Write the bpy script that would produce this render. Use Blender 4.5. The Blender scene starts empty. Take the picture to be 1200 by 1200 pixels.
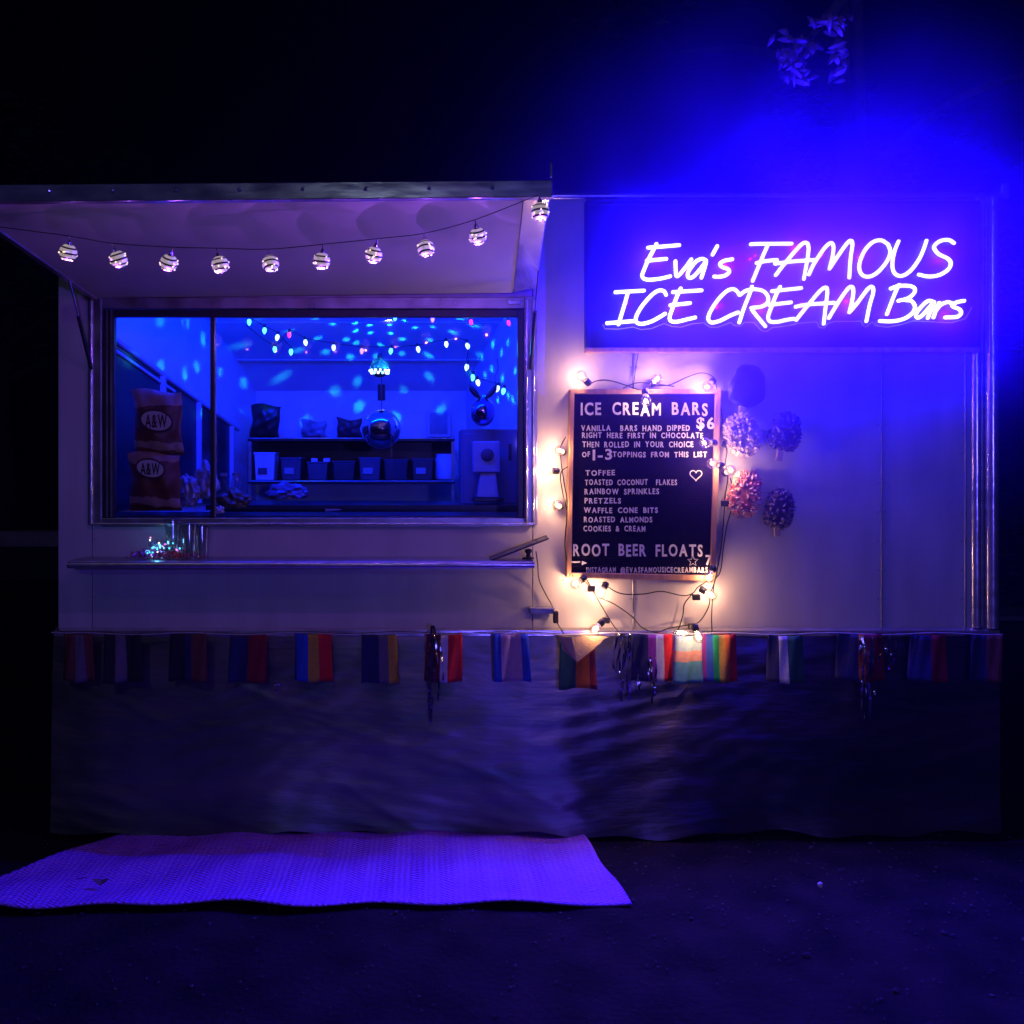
import bpy, bmesh, math, random
from mathutils import Vector, Matrix
random.seed(11)
PI = math.pi
S = 0.00345            # metres per photograph pixel on the wall plane (Y = 0)
D = 3.7                # camera distance to the wall
CX, CZ = -0.345, 1.5   # camera position (x, height)
scene = bpy.context.scene
COL = scene.collection

# ---------------------------------------------------------------- camera, sky, sun, exposure
cam_d = bpy.data.cameras.new('camera')
cam = bpy.data.objects.new('camera', cam_d); COL.objects.link(cam)
cam.location = (CX, -D, CZ); cam.rotation_euler = (math.radians(90), 0, 0)
cam_d.sensor_width = 36; cam_d.lens = 36 * D / (1200 * S)
cam_d.shift_x = 100 / 1200; cam_d.shift_y = -60 / 1200
cam_d.clip_start = 0.05; cam_d.clip_end = 400
scene.camera = cam
world = bpy.data.worlds.new('World'); scene.world = world; world.use_nodes = True
wn = world.node_tree; bg = wn.nodes['Background']
sky = wn.nodes.new('ShaderNodeTexSky'); sky.sky_type = 'NISHITA'; sky.sun_disc = False
sky.sun_elevation = math.radians(-6); sky.sun_rotation = math.radians(200)
wn.links.new(sky.outputs[0], bg.inputs[0]); bg.inputs[1].default_value = 0.05
sun_d = bpy.data.lights.new('moonlight', 'SUN'); sun_d.energy = 0.012; sun_d.angle = math.radians(0.5)
sun_d.color = (1, 0.9, 0.85)
sun = bpy.data.objects.new('moonlight', sun_d); COL.objects.link(sun)
sun.rotation_euler = (math.radians(50), 0, math.radians(-20))
vs = scene.view_settings; scene.display_settings.display_device = 'sRGB'
vs.view_transform = 'Standard'; vs.look = 'None'; vs.exposure = 0; vs.gamma = 1; vs.use_curve_mapping = False
cy = scene.cycles
cy.use_denoising = True; cy.max_bounces = 6; cy.diffuse_bounces = 4; cy.glossy_bounces = 3
cy.transmission_bounces = 4; cy.transparent_max_bounces = 24; cy.volume_bounces = 0
cy.sample_clamp_indirect = 3; cy.sample_clamp_direct = 0; cy.caustics_reflective = False; cy.caustics_refractive = False
cy.use_light_tree = True

SIGN_W = 200.0         # watts of the sign's LED runs to all sides
SIGN_F = 800.0         # watts of the sign's LED runs that point forwards
BULB_W = 1.5           # watts of each clear bulb
ROOM_W = 85.0          # watts of the assumed blue LED strip inside
FILL_W = 400.0         # watts of the added low violet fill lamp post behind the photographer
BALL_W = 1.0           # watts of each ball ornament's diodes
BLOOM = 1.8            # density of the added bloom volume at its heart
HAZE = 0.0035

# ---------------------------------------------------------------- helpers
def at(px, py, Y=0.0):
    k = (D + Y) / D
    return Vector((CX + (px - 500) * S * k, Y, CZ + (540 - py) * S * k))

def mat(name, base, rough=0.5, metal=0.0, noise=0.0, nscale=20, bump=0.0, bscale=60, emit=None, estr=0, spec=None,
        col2=None, rvar=0.0, stretch=None):
    m = bpy.data.materials.new(name); m.use_nodes = True
    nt = m.node_tree; p = nt.nodes['Principled BSDF']
    p.inputs['Base Color'].default_value = (*base, 1); p.inputs['Roughness'].default_value = rough
    p.inputs['Metallic'].default_value = metal
    if spec is not None: p.inputs['Specular IOR Level'].default_value = spec
    if emit: p.inputs['Emission Color'].default_value = (*emit, 1); p.inputs['Emission Strength'].default_value = estr
    tc = nt.nodes.new('ShaderNodeTexCoord'); src = tc.outputs['Object']
    if stretch:
        mp = nt.nodes.new('ShaderNodeMapping'); mp.inputs['Scale'].default_value = stretch
        nt.links.new(src, mp.inputs[0]); src = mp.outputs[0]
    if noise or col2 or rvar:
        n = nt.nodes.new('ShaderNodeTexNoise'); n.inputs['Scale'].default_value = nscale
        n.inputs['Detail'].default_value = 6; nt.links.new(src, n.inputs['Vector'])
        if noise or col2:
            r = nt.nodes.new('ShaderNodeValToRGB'); nt.links.new(n.outputs['Fac'], r.inputs[0])
            c2 = col2 or tuple(max(0, c * (1 - noise)) for c in base)
            r.color_ramp.elements[0].position = 0.35; r.color_ramp.elements[1].position = 0.65
            r.color_ramp.elements[0].color = (*c2, 1); r.color_ramp.elements[1].color = (*base, 1)
            nt.links.new(r.outputs[0], p.inputs['Base Color'])
        if rvar:
            q = nt.nodes.new('ShaderNodeMapRange'); nt.links.new(n.outputs['Fac'], q.inputs[0])
            q.inputs[3].default_value = max(0.02, rough - rvar); q.inputs[4].default_value = min(1, rough + rvar)
            nt.links.new(q.outputs[0], p.inputs['Roughness'])
    if bump:
        n2 = nt.nodes.new('ShaderNodeTexNoise'); n2.inputs['Scale'].default_value = bscale
        n2.inputs['Detail'].default_value = 5; nt.links.new(src, n2.inputs['Vector'])
        b = nt.nodes.new('ShaderNodeBump'); b.inputs['Strength'].default_value = bump; b.inputs['Distance'].default_value = 0.01
        nt.links.new(n2.outputs['Fac'], b.inputs['Height']); nt.links.new(b.outputs[0], p.inputs['Normal'])
    return m

def clear_mat(name, tint=(1, 1, 1), gloss=0.08, rough=0.03):
    m = bpy.data.materials.new(name); m.use_nodes = True; nt = m.node_tree
    nt.nodes.remove(nt.nodes['Principled BSDF']); out = nt.nodes['Material Output']
    t = nt.nodes.new('ShaderNodeBsdfTransparent'); t.inputs[0].default_value = (*tint, 1)
    g = nt.nodes.new('ShaderNodeBsdfGlossy'); g.inputs['Roughness'].default_value = rough
    lw = nt.nodes.new('ShaderNodeLayerWeight'); lw.inputs[0].default_value = 0.25
    mr = nt.nodes.new('ShaderNodeMapRange'); mr.inputs[3].default_value = gloss; mr.inputs[4].default_value = min(1, gloss * 6)
    nt.links.new(lw.outputs['Facing'], mr.inputs[0])
    mx = nt.nodes.new('ShaderNodeMixShader'); nt.links.new(mr.outputs[0], mx.inputs[0])
    nt.links.new(t.outputs[0], mx.inputs[1]); nt.links.new(g.outputs[0], mx.inputs[2])
    nt.links.new(mx.outputs[0], out.inputs['Surface'])
    return m

class MB:
    def __init__(s): s.v = []; s.f = []; s.mi = []
    def add(s, vs, fs, mi=0):
        o = len(s.v); s.v += [tuple(v) for v in vs]; s.f += [tuple(i + o for i in f) for f in fs]; s.mi += [mi] * len(fs); return s
    def box(s, a, b, mi=0):
        x0, x1 = sorted((a[0], b[0])); y0, y1 = sorted((a[1], b[1])); z0, z1 = sorted((a[2], b[2]))
        return s.add([(x0,y0,z0),(x1,y0,z0),(x1,y1,z0),(x0,y1,z0),(x0,y0,z1),(x1,y0,z1),(x1,y1,z1),(x0,y1,z1)],
                     [(0,3,2,1),(4,5,6,7),(0,1,5,4),(1,2,6,5),(2,3,7,6),(3,0,4,7)], mi)
    def hexa(s, p, mi=0):    # p: 4 bottom + 4 top points
        return s.add(p, [(0,3,2,1),(4,5,6,7),(0,1,5,4),(1,2,6,5),(2,3,7,6),(3,0,4,7)], mi)
    def tube(s, pts, r, n=8, mi=0, closed=False):
        pts = [Vector(p) for p in pts]; o = len(s.v); m = len(pts)
        rr = r if isinstance(r, (list, tuple)) else [r] * m
        up = None
        for i, p in enumerate(pts):
            a = pts[max(0, i - 1)]; b = pts[min(m - 1, i + 1)]
            t = (b - a); t = t.normalized() if t.length > 1e-9 else Vector((0, 0, 1))
            if up is None:
                up = Vector((0, 0, 1)) if abs(t.z) < 0.9 else Vector((0, 1, 0))
            u = t.cross(up); u = u.normalized() if u.length > 1e-6 else Vector((1, 0, 0))
            w = u.cross(t).normalized(); up = w
            for k in range(n):
                q = 2 * PI * k / n
                s.v.append(tuple(p + (u * math.cos(q) + w * math.sin(q)) * rr[i]))
        for i in range(m - 1):
            for k in range(n):
                s.f.append((o + i*n + k, o + i*n + (k+1) % n, o + (i+1)*n + (k+1) % n, o + (i+1)*n + k)); s.mi.append(mi)
        s.f.append(tuple(o + k for k in reversed(range(n)))); s.mi.append(mi)
        s.f.append(tuple(o + (m-1)*n + k for k in range(n))); s.mi.append(mi)
        return s
    def lathe(s, prof, n=14, M=None, mi=0):    # prof: (radius, height) along z
        o = len(s.v)
        for r, h in prof:
            for k in range(n):
                q = 2 * PI * k / n; v = Vector((r * math.cos(q), r * math.sin(q), h))
                s.v.append(tuple(M @ v if M else v))
        for i in range(len(prof) - 1):
            for k in range(n):
                s.f.append((o + i*n + k, o + i*n + (k+1) % n, o + (i+1)*n + (k+1) % n, o + (i+1)*n + k)); s.mi.append(mi)
        s.f.append(tuple(o + k for k in reversed(range(n)))); s.mi.append(mi)
        s.f.append(tuple(o + (len(prof)-1)*n + k for k in range(n))); s.mi.append(mi)
        return s
    def prism(s, pts, y0, y1, mi=0):    # outline in xz, extruded along y
        n = len(pts); vs = [(p[0], y0, p[1]) for p in pts] + [(p[0], y1, p[1]) for p in pts]
        return s.add(vs, [tuple(range(n)), tuple(reversed(range(n, 2*n)))] + [(i, i + n, (i+1) % n + n, (i+1) % n) for i in range(n)], mi)

def link(name, mesh, parent=None, loc=None):
    o = bpy.data.objects.new(name, mesh); COL.objects.link(o)
    if parent is not None: o.parent = parent
    if loc is not None: o.location = loc
    return o

def obj(name, mb, m, parent=None, smooth=False, bevel=0, loc=None, org=None):
    """one mesh object; org moves its origin to that world point. A child's vertices are given in world space."""
    me = bpy.data.meshes.new(name)
    base = Vector(org) if org is not None else Vector((0, 0, 0))
    par = wpos(parent) if parent is not None else Vector((0, 0, 0))
    if org is None and parent is not None: base = par
    me.from_pydata([tuple(Vector(v) - base) for v in mb.v], [], mb.f)
    for mm in (m if isinstance(m, (list, tuple)) else [m]): me.materials.append(mm)
    if any(mb.mi): me.polygons.foreach_set('material_index', mb.mi)
    if smooth: me.polygons.foreach_set('use_smooth', [True] * len(mb.f))
    me.update()
    bm = bmesh.new(); bm.from_mesh(me); bmesh.ops.recalc_face_normals(bm, faces=bm.faces); bm.to_mesh(me); bm.free()
    o = link(name, me, parent); o.location = base - par
    if smooth: 
        try: me.set_sharp_from_angle(angle=math.radians(50))
        except Exception: pass
    if bevel:
        b = o.modifiers.new('bevel', 'BEVEL'); b.width = bevel; b.segments = 2; b.limit_method = 'ANGLE'; b.angle_limit = math.radians(40)
    return o

def wpos(o):
    p = Vector((0, 0, 0))
    while o is not None: p += o.location; o = o.parent
    return p

def thing(name, label, cat, loc=(0, 0, 0), group=None):
    o = bpy.data.objects.new(name, None); COL.objects.link(o); o.empty_display_size = 0.05
    o.location = loc; return tag(o, label, cat, group)

def tag(o, label, cat, group=None, kind=None):
    o['label'] = label; o['category'] = cat
    if group: o['group'] = group
    if kind: o['kind'] = kind
    return o

def lamp(name, loc, watts, color, r, parent=None, kind='POINT'):
    l = bpy.data.lights.new(name, kind); l.energy = watts; l.color = color
    if kind == 'POINT': l.shadow_soft_size = r
    o = bpy.data.objects.new(name, l); COL.objects.link(o)
    if parent is not None: o.parent = parent; o.location = Vector(loc) - wpos(parent)
    else: o.location = loc
    return o

def smooth_path(pts, n=6):
    pts = [Vector(p) for p in pts]
    if len(pts) < 3: return pts
    out = []; P = [pts[0]*2 - pts[1]] + pts + [pts[-1]*2 - pts[-2]]
    for i in range(1, len(P) - 2):
        for k in range(n):
            t = k / n; a, b, c, d = P[i-1], P[i], P[i+1], P[i+2]
            out.append(0.5 * ((2*b) + (c-a)*t + (2*a - 5*b + 4*c - d)*t*t + (3*b - a - 3*c + d)*t**3))
    out.append(pts[-1]); return out

def ico(sub=2):
    bm = bmesh.new(); bmesh.ops.create_icosphere(bm, subdivisions=sub, radius=1)
    v = [x.co.copy() for x in bm.verts]; f = [tuple(q.index for q in x.verts) for x in bm.faces]; bm.free(); return v, f
ICO1, ICO2, ICO3 = ico(1), ico(2), ico(3)

# ---------------------------------------------------------------- materials
M = {}
M['paint'] = mat('white trailer paint', (0.60, 0.58, 0.56), 0.42, noise=0.16, nscale=4, bump=0.10, bscale=4, rvar=0.12, stretch=(2.2, 2, .6))
M['paint_in'] = mat('white interior lining', (0.62, 0.64, 0.66), 0.5, noise=0.12, nscale=4, bump=0.05, bscale=20)
M['alu'] = mat('polished aluminium', (0.78, 0.78, 0.80), 0.20, .8, noise=0.25, nscale=9, bump=0.10, bscale=9, rvar=0.12, stretch=(1, 1, 3))
M['alu_dark'] = mat('weathered aluminium', (0.40, 0.40, 0.42), 0.32, .8, noise=0.3, nscale=12, bump=0.12, bscale=11, rvar=0.12)
M['hatch'] = mat('hatch lining', (0.50, 0.52, 0.52), 0.6, noise=0.10, nscale=3, bump=0.08, bscale=6)
M['black'] = mat('black rubber', (0.02, 0.02, 0.022), 0.5, noise=0.3, nscale=30, bump=0.1)
M['wire'] = mat('black cable sheath', (0.015, 0.015, 0.015), 0.45, noise=0.3)
M['dark_metal'] = mat('black painted metal', (0.025, 0.025, 0.03), 0.35, 0.3, noise=0.3)
M['glass'] = clear_mat('window glass', (0.93, 0.95, 0.96), 0.035, 0.02)
M['bulb_glass'] = clear_mat('clear bulb glass', (.96, 0.9, 0.84), 0.12, 0.15)
M['plastic_clear'] = clear_mat('clear plastic', (0.88, 0.9, 0.92), 0.16, 0.08)
M['film'] = clear_mat('clear acrylic sheet', (0.97, 0.97, 0.97), 0.012, 0.1)
M['wood'] = mat('light wood', (0.55, 0.30, 0.15), 0.45, noise=0.35, nscale=12, bump=0.12, bscale=40, stretch=(3, 3, 0.4))
M['felt'] = mat('black letter board felt', (0.006, 0.005, 0.026), 0.9, noise=0.4, nscale=90, bump=0.3, bscale=300, spec=0.08)
M['letter'] = mat('white plastic letter', (0.75, 0.74, 0.72), 0.4, noise=0.05)
M['sign_board'] = mat('black sign board', (0.018, 0.018, 0.025), 0.6, noise=0.3, nscale=8, bump=0.1, bscale=25)
M['neon'] = mat('lit neon tube', (0.8, 0.8, 0.8), 0.4, emit=(1.0, 0.98, 1.0), estr=1.9)
M['silver'] = mat('mirrored foil', (0.85, 0.85, 0.88), 0.12, 1.0, noise=0.1, bump=0.3, bscale=60)
M['chrome'] = mat('chrome ball', (0.8, 0.8, 0.85), 0.05, 1.0, noise=0.05)

# ---------------------------------------------------------------- ground
def make_ground():
    mb = MB(); nx, ny = 150, 108
    xs = [math.copysign(abs(t) ** 3 * 60 + abs(t) * 5, t) for t in [(-1 + 2*i/nx) for i in range(nx + 1)]]
    ys = [-8 + 12 * j/ny if j < ny*0.8 else None for j in range(ny + 1)]
    y = -8.0; ys = []
    for j in range(ny + 1):
        ys.append(y); y += (0.3 if y < -3.6 else 0.06) if y < .3 else 0.09 + (y - .3) * 0.22
    rnd = random.Random(3)
    idx = []
    for yy in ys:
        for x in xs:
            d = 0.005 if abs(x) < 4 and yy < 3 else 0.02
            idx.append((x, yy, rnd.uniform(-d, d) * 0.6 + 0.006 * math.sin(x * 2.3 + 1) * math.cos(yy * 1.9)))
    n = nx + 1
    fs = [(j*n+i, j*n+i+1, (j+1)*n+i+1, (j+1)*n+i) for j in range(ny) for i in range(nx)]
    mb.add(idx, fs)
    m = mat('packed dark gravel', (0.019, 0.014, 0.015), 0.95, col2=(0.005, 0.004, 0.005), nscale=5, bump=1.0, bscale=45, spec=0.2)
    o = obj('ground', mb, m, smooth=True); o['kind'] = 'structure'; o.location.z = -0.012
    p = MB(); r = random.Random(8)
    for _ in range(3800):
        k = r.random(); yy = -0.02 - 3.0 * k ** 1.3
        x = r.uniform(-2.9, 2.6); q = r.uniform(0.002, 0.006) * (1.9 if r.random() < 0.05 else 1)
        a = r.uniform(0, 6.28); sx, sy, sz = r.uniform(.7, 1.5), r.uniform(.6, 1.1), r.uniform(.4, .8)
        vs = []
        for (vx, vy, vz) in ((1,0,0),(-1,0,0),(0,1,0),(0,-1,0),(0,0,1),(0,0,-1)):
            vx *= q*sx; vy *= q*sy
            vs.append((x + vx*math.cos(a) - vy*math.sin(a), yy + vx*math.sin(a) + vy*math.cos(a), -0.005 + vz*q*sz))
        p.add(vs, [(0,2,4),(2,1,4),(1,3,4),(3,0,4),(2,0,5),(1,2,5),(3,1,5),(0,3,5)])
    g = obj('gravel', p, mat('loose grit', (0.09, 0.075, 0.07), 0.8, col2=(0.012, 0.010, 0.012), nscale=6))
    tag(g, 'loose grit and small stones scattered over the dark ground', 'gravel', kind='stuff')
make_ground()

# ---------------------------------------------------------------- food trailer
XL, XR = at(68, 0)[0], at(1165, 0)[0]
ZT, ZB = at(0, 231)[2], at(0, 741)[2]
trailer = thing('food_trailer', 'white concession trailer with a propped hatch over its blue lit serving window', 'food trailer', (0, 0.9, 0))
def px_x(p): return at(p, 0)[0]
def py_z(p): return at(0, p)[2]
T = 0.03
def panel(x0, x1, y0, y1, name='wall_panel'):
    mb = MB().box((px_x(x0) + 0.0015, 0, py_z(y1) + 0.0015), (px_x(x1) - 0.0015, T, py_z(y0) - 0.0015))
    return obj(name, mb, M['paint'], trailer, bevel=0.001)
panel(68, 108, 231, 741); panel(108, 624, 614, 741); panel(108, 624, 231, 349)
panel(624, 742, 231, 741); panel(742, 1033, 231, 741); panel(1033, 1131, 231, 741); panel(1131, 1165, 231, 741)
obj('backing_frame', MB().box((XL, T, ZB), (px_x(108), T + .01, ZT)).box((px_x(108), T, ZB), (px_x(624), T + .01, py_z(614)))
    .box((px_x(624), T, ZB), (XR, T + .01, ZT)).box((px_x(108), T, py_z(349)), (px_x(624), T + .01, ZT)), M['dark_metal'], trailer)
# seams and trims
for x, w, y0, y1 in ((742, .008, 414, 741), (1033, .007, 240, 741), (1131, .010, 240, 741)):
    mb = MB().tube([(px_x(x), -0.001, py_z(y1)), (px_x(x), -0.001, py_z(y0))], w / 2, 8)
    obj('seam_trim', mb, M['alu_dark'], trailer, smooth=True)
mb = MB()
pr = [(0, -.004), (.026, -.02), (.030, -.008), (.028, .012), (.006, .020)]
mb.add([(XL - .005, -a, ZB + b) for a, b in pr] + [(XR + .005, -a, ZB + b) for a, b in pr],
       [(0,1,6,5),(1,2,7,6),(2,3,8,7),(3,4,9,8),(0,5,9,4),(0,4,3,2,1),(5,6,7,8,9)])
obj('drip_rail', mb, M['alu'], trailer)
mb = MB().tube([(XL, -.012, ZT), (XR + .03, -.012, ZT)], .014, 10)
obj('roof_rail', mb, M['alu'], trailer, smooth=True)
# polished rounded corner column at the right end
mb = MB(); n = 10
pts = [(px_x(1141) + (px_x(1167) - px_x(1141)) * (1 - math.cos(q * PI / 2 / 5)) * 1.0, -0.028 * math.sin(q * PI / 5) - .002) for q in range(6)]
for x in (111, 739, 746, 1029, 1037, 1127):
    for y in range(260 if x > 1000 else (632 if x < 700 else 430), 735, 34):
        if 664 < x < 850 and 450 < y < 690: continue
        p = at(x, y, -.0005); obj('screw', MB().lathe([(.0035, 0), (.003, .0015), (.0008, .002)], 8, Matrix.Translation(p) @ Matrix.Rotation(PI/2, 4, 'X')), M['alu_dark'], trailer)
def column(x0, x1, depth, name):
    mb = MB(); k = 10; w = (px_x(x1) - px_x(x0)) / 2; c = px_x(x0) + w
    prof = [(c - w * math.cos(PI * i / k), -depth * math.sin(PI * i / k)) for i in range(k + 1)]
    zs = [ZB + .02 + (ZT - ZB - .03) * j / 24 for j in range(25)]; r = random.Random(x0)
    for z in zs:
        e = r.uniform(-.0008, .0008)
        for x, y in prof: mb.v.append((x, y + e, z))
    m = k + 1
    for j in range(24):
        for i in range(k): mb.f.append((j*m+i, j*m+i+1, (j+1)*m+i+1, (j+1)*m+i)); mb.mi.append(0)
    return obj(name, mb, M['alu'], trailer, smooth=True)
column(1137, 1151, .022, 'corner_post'); column(1152, 1169, .035, 'corner_post')
obj('corner_cap', MB().box((px_x(1170), -.02, ZT - .01), (px_x(1179), .03, ZT + .05)), M['alu'], trailer, bevel=.003)
# body
DEP = 2.05
obj('end_wall', MB().box((XL, T + .01, ZB), (XL + .03, DEP, ZT)), M['paint'], trailer)
obj('end_wall', MB().box((XR - .03, T + .01, ZB), (XR, DEP, ZT)), M['paint'], trailer)
obj('back_wall', MB().box((XL + .03, DEP - .03, ZB), (XR - .03, DEP, ZT)), M['paint'], trailer)
mb = MB(); k = 12
for x in (XL, XR):
    for i in range(k + 1): mb.v.append((x, -.01 + (DEP + .02) * i / k, ZT + .004 + .05 * math.sin(PI * i / k)))
    for i in range(k + 1): mb.v.append((x, -.01 + (DEP + .02) * i / k, ZT + .0005))
m_ = 2 * (k + 1)
for i in range(k):
    mb.f.append((i, i+1, m_+i+1, m_+i)); mb.f.append((k+1+i+1, k+1+i, m_+k+1+i, m_+k+1+i+1)); mb.mi += [0, 0]
    mb.f.append((i, k+1+i, k+1+i+1, i+1)); mb.f.append((m_+i+1, m_+k+1+i+1, m_+k+1+i, m_+i)); mb.mi += [0, 0]
obj('roof', mb, M['paint'], trailer, smooth=True)
obj('floor', MB().box((XL, 0.05, ZB - .12), (XR, DEP, ZB - .06)), M['dark_metal'], trailer)
# interior lining: ceiling that curves down to the back, slanting side walls
prof = [(.045, 2.44), (.5, 2.43), (.9, 2.36), (1.2, 2.27), (1.5, 2.15), (1.75, 2.03), (1.9, at(0, 458, 1.9)[2]), (1.9, .9)]
def side(Y, pa):
    for a, b in zip(pa, pa[1:]):
        if a[0] <= Y <= b[0]: return a[1] + (b[1] - a[1]) * (Y - a[0]) / (b[0] - a[0])
    return pa[-1][1]
LP = [(0, XL + .032), (1.9, at(300, 0, 1.9)[0])]
RP = [(0, .22), (.9, at(614, 0, .9)[0]), (1.9, at(546, 0, 1.9)[0])]
dense = []
for a, b in zip(prof, prof[1:]):
    for q in range(3): dense.append((a[0] + (b[0]-a[0]) * q/3, a[1] + (b[1]-a[1]) * q/3))
dense.append(prof[-1])
ce = [p for p in dense if p[0] < 1.9 or p[1] > 1.92]
mb = MB()
for y, z in ce: mb.v += [(side(y, LP) - .02, y, z), (side(y, RP) + .02, y, z)]
for i in range(len(ce) - 1): mb.f.append((2*i, 2*i+1, 2*i+3, 2*i+2)); mb.mi.append(0)
obj('ceiling', mb, M['paint_in'], trailer, smooth=True)
bz = at(0, 458, 1.9)[2]
obj('lining', MB().box((LP[1][1] - .02, 1.902, .9), (RP[2][1] + .02, 1.92, bz)), M['paint_in'], trailer)
for P_ in (LP, RP):
    mb = MB(); ys = [p[0] for p in P_]
    for y in ys: mb.v += [(side(y, P_), y, .9), (side(y, P_), y, 2.46)]
    for i in range(len(ys) - 1): mb.f.append((2*i, 2*i+2, 2*i+3, 2*i+1)); mb.mi.append(0)
    obj('lining', mb, M['paint_in'], trailer)
mb = MB().tube([(side(1.25, LP), 1.25, 2.25), (side(1.25, RP), 1.25, 2.25)], .005, 6)
mb.tube([(side(1.62, LP), 1.6, 2.085), (side(1.62, RP), 1.6, 2.085)], .004, 6)
obj('ceiling_seam', mb, M['paint_in'], trailer)
obj('floor', MB().box((XL + .03, .05, .93), (.22, 1.9, .95)), M['dark_metal'], trailer)
# serving counter just inside
obj('inner_counter', MB().box((XL + .04, .045, 1.245), (.19, .34, 1.275)), M['dark_metal'], trailer, bevel=.003)

# window frame
win = obj('serving_window', MB()
    .box(at(104, 615, 0) + Vector((0, -.012, 0)), at(120, 348, 0) + Vector((0, .05, 0)))
    .box(at(614, 615, 0) + Vector((0, -.012, 0)), at(629, 348, 0) + Vector((0, .05, 0)))
    .box(at(120, 617, 0) + Vector((0, -.014, 0)), at(614, 607, 0) + Vector((0, .05, 0)))
    .box(at(120, 362, 0) + Vector((0, -.010, 0)), at(614, 349, 0) + Vector((0, .05, 0))), M['alu_dark'], trailer, bevel=.002)
obj('inner_frame', MB()
    .box(at(120.5, 607, 0) + Vector((0, .006, 0)), at(133, 362.5, 0) + Vector((0, .04, 0)))
    .box(at(607, 607, 0) + Vector((0, .006, 0)), at(613.5, 362.5, 0) + Vector((0, .04, 0)))
    .box(at(133, 371, 0) + Vector((0, .008, 0)), at(607, 362.5, 0) + Vector((0, .04, 0))), M['dark_metal'], win, bevel=.002)
for a in (107, 617, 625):
    obj('frame_bead', MB().tube([at(a, 614, -.016), at(a, 352, -.016)], .007, 8), M['alu'], win, smooth=True)
obj('frame_bead', MB().tube([at(108, 614, -.018), at(626, 614, -.018)], .006, 8), M['alu'], win, smooth=True)
for a in ((124, 126), (129, 131)):
    obj('sash_track', MB().box(at(a[0], 606, -.0) + Vector((0, .001, 0)), at(a[1], 363, 0) + Vector((0, .008, 0))), M['alu_dark'], win)
obj('mullion', MB().box(at(245.5, 607, 0) + Vector((0, .012, 0)), at(250, 371, 0) + Vector((0, .034, 0))), M['dark_metal'], win, bevel=.002)
obj('sash_edge', MB().box(at(250.3, 606.5, 0) + Vector((0, .014, 0)), at(251.6, 371.5, 0) + Vector((0, .026, 0))), M['alu'], win)
obj('pane', MB().box(at(133.2, 606.5, 0) + Vector((0, .020, 0)), at(245.3, 371.5, 0) + Vector((0, .023, 0))), M['glass'], win)
obj('pane', MB().box(at(251.8, 606.5, 0) + Vector((0, .028, 0)), at(606.8, 371.5, 0) + Vector((0, .031, 0))), M['glass'], win)

# left side glazing inside, its top rail sloping down towards the back
gl = thing('divider', 'blue lit partition with a sloping top rail and dark panes inside the serving window', 'partition', at(200, 600, .9))
A, B = at(133, 396, .30), at(279, 503, 1.55)
def lerp(t): return A.lerp(B, t)
zb = 1.28
m_blue = mat('painted rail', (0.5, 0.52, 0.55), 0.4, noise=.1)
m_smoke = mat('smoked panel', (0.02, 0.022, 0.03), 0.25, noise=.3, nscale=5)
obj('top_rail', MB().tube([lerp(0), lerp(1)], .014, 8), m_blue, gl)
obj('top_rail', MB().tube([lerp(0) - Vector((0, 0, .05)), lerp(.42) - Vector((0, 0, .045))], .008, 8), m_blue, gl)
ts = (.0, .33, .62, .93)
for t in ts[1:]:
    p = lerp(t); obj('post', MB().box((p.x - .016, p.y - .012, zb), (p.x + .016, p.y + .012, p.z - .012)), m_blue, gl)
for t0, t1 in zip(ts, ts[1:]):
    a, b = lerp(t0 + .01), lerp(t1 - .01)
    obj('smoked_pane', MB().hexa([(a.x, a.y+.02, zb), (b.x, b.y+.02, zb), (b.x, b.y+.03, zb), (a.x, a.y+.03, zb),
        (a.x, a.y+.02, a.z-.02), (b.x, b.y+.02, b.z-.02), (b.x, b.y+.03, b.z-.02), (a.x, a.y+.03, a.z-.02)]), m_smoke, gl)

# hatch: hinged above the window, propped out
kO = 1.40; YO = D / kO - D
hl, hr = at(113, 349, -.02), at(601, 343, -.02)
zo = at(0, 236, YO)[2]
ol, orr = at(-47, 236, YO), at(613, 231, YO)
hatch = obj('hatch', MB().hexa([hl, hr, orr, ol, hl + Vector((0, .0, .03)), hr + Vector((0, 0, .03)), orr + Vector((0, 0, .03)), ol + Vector((0, 0, .03))]),
            M['hatch'], trailer, org=hl)
def rail(a, b, w, h, off, name, m=M['alu']):
    a, b = Vector(a), Vector(b); mb = MB()
    ox, oy = off
    mb.hexa([a, b, b + Vector((ox, oy, 0)), a + Vector((ox, oy, 0)), a + Vector((0, 0, h)), b + Vector((0, 0, h)), b + Vector((ox, oy, h)), a + Vector((ox, oy, h))])
    return obj(name, mb, m, hatch, bevel=.003)
# front lip, deep enough to show its face
lipb, lipt = Vector((0, -.003, -.012)), .050
ofr = at(646, 230, YO)
rail(ol + lipb, ofr + lipb, 0, lipt, (0, -.028), 'front_rim')
for i in range(9):
    t = (i + .5) / 9; p = ol.lerp(orr, t) + Vector((0, -.035, .018))
    obj('rivet', MB().lathe([(.006, 0), (.005, .003), (.001, .0045)], 8, Matrix.Translation(p) @ Matrix.Rotation(PI/2, 4, 'X')), M['alu'], hatch)
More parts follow.
